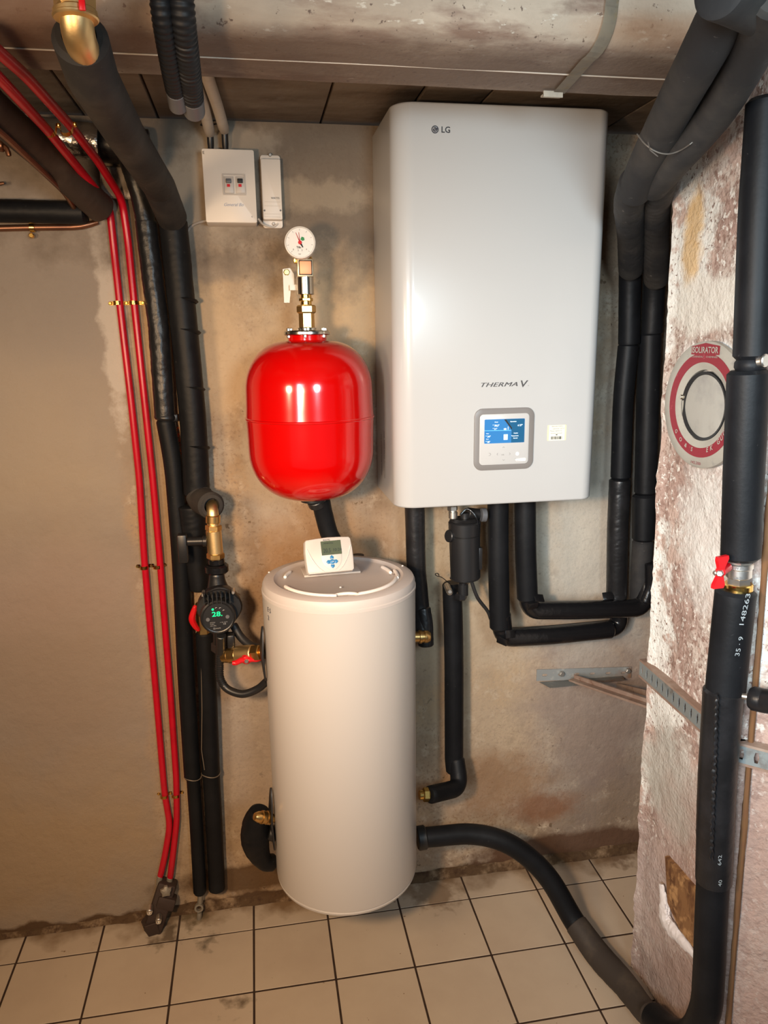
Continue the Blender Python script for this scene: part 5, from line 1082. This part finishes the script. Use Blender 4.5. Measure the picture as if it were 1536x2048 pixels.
# small clamp at the joint, and ball valve in the run
sc2 = thing('pipe_clamp', 'small silver clamp end beside the thick pipe\'s upper joint', 'clamp', P(1524, 730, -.82))
bm = NB(); cyl(bm, P(1514, 724, -.82), P(1530, 721, -.83), .0085); cyl(bm, P(1527, 721, -.83), P(1533, 721, -.835), .0105); obj('bolt', bm, nickel, sc2)
rv = thing('ball_valve', 'nickel ball valve with a red butterfly handle in the thick pipe at right', 'valve', P(1475, 1180, yR), 'ball valves')
for v0, v1, r0, hx, nm, m_ in ((1100, 1126, .0215, True, 'hexagon', nickel), (1124, 1136, .0235, False, 'collar', nickel), (1134, 1154, .0215, False, 'valve_body', nickel), (1152, 1168, .0205, True, 'hexagon', nickel), (1166, 1182, .0245, False, 'brass_collar', brass_b)):
    bm = NB(); u0 = 1479-(v0-1120)*.05; cyl(bm, P(u0, v0, yR), P(u0-.8, v1, yR), r0, 32, .002, None, hx); obj(nm, bm, m_, rv)
text('valve_print', 'PN 25', P(1466, 1140, yR-.024), Xp, Zp, .0055, greyink, rv); text('valve_print', 'DN 25', P(1466, 1160, yR-.022), Xp, Zp, .0045, greyink, rv)
hh_ = P(1437, 1143, -.83); bm = NB(); up_ = Vector((.0, -.1, 1)).normalized()
for s in (-1, 1):
    vs = []; pl_ = [(0, -.006), (.008, -.006), (.022, -.012), (.029, -.012), (.030, .010), (.024, .012), (.008, .006), (0, .006)]
    b4 = NB(); prism(bm, [(x*1.0, y) for x, y in pl_], .007, Matrix((up_*s, Vector((1, .2, 0)).normalized(), Vector((.2, -1, 0)).normalized()*1)).transposed().to_4x4())
    b4.free()
for v in bm.verts: v.co += hh_
obj('handle', bm, red_pl, rv, smooth=False)
bm = NB(); cyl(bm, hh_+Vector((.03, .02, 0)), hh_+Vector((0, -.004, 0)), .0085); obj('stem', bm, red_pl, rv)
bm = NB(); cyl(bm, hh_+Vector((0, -.005, 0)), hh_+Vector((-.006, -.012, 0)), .0062, hexn=True); cyl(bm, hh_+Vector((.006, 0, 0)), hh_+Vector((-.010, -.002, -.002)), .0045); obj('handle_nut', bm, nickel, rv)
# side stub of pipe at the right edge
sb_ = thing('insulated_pipe', 'short black pipe stub leaving the right edge at mid height', 'pipe', P(1520, 1420, -.86), 'black insulated pipes')
bm = NB(); tube(bm, uvy([(1500, 1395, -.85), (1530, 1402, -.87), (1600, 1410, -.93)]), .0215, 20, .006, wrinkle=.03, seed=121); obj('insulation', bm, tape, sb_)
bm = NB(); tube(bm, uvy([(1484, 1392, -.84), (1504, 1395, -.85)]), .006, 12, .006); lab(obj('bare_end', bm, nickel, sb_), 'pale bare pipe end')

# thick hose from the tank over the floor to the right-hand pipe
hs = thing('floor_hose', 'thick black hose curving from the tank\'s foot down across the tiles', 'hose', P(1200, 1950, -.4))
hp_ = uvy([(836, 1676, -.20), (870, 1673, -.20), (940, 1668, -.20), (1000, 1680, -.215), (1052, 1710, -.235), (1100, 1760, -.265), (1150, 1845, -.32), (1195, 1925, -.40), (1248, 1988, -.50), (1290, 2022, -.59), (1306, 2034, -.63)])
for p in hp_: p.z = max(p.z, .034)
bm = NB(); tube(bm, catmull(hp_[:8], 12), lambda t: .0262+.004*t, 28, .006, wrinkle=.015, seed=131); obj('insulation', bm, foam, hs)
bm = NB(); tube(bm, catmull(hp_[6:], 12), lambda t: .0312+.003*math.sin(t*5), 28, .006, wrinkle=.04, seed=132); lab(obj('insulation', bm, foam_brown, hs), 'dusty brown last length on the floor')
bm = NB(); cyl(bm, P(834, 1677, -.20), P(852, 1674, -.20), .0315, 28, .003); lab(obj('rubber_collar', bm, rubber, hs), 'rubber collar at the tank')

# orange foam crumbs and squiggles behind the thin black pipe
bm = NB()
for k in range(26):
    p = P(358+random.uniform(-5, 5)+k*.2, 852+k*4.2, -.004); bmesh.ops.create_icosphere(bm, subdivisions=1, radius=random.uniform(.0015, .0035), matrix=Matrix.Translation(p))
tag(obj('foam_crumbs', bm, adhes), 'orange foam crumbs on the wall behind the thin black pipe', 'foam')['kind'] = 'stuff'
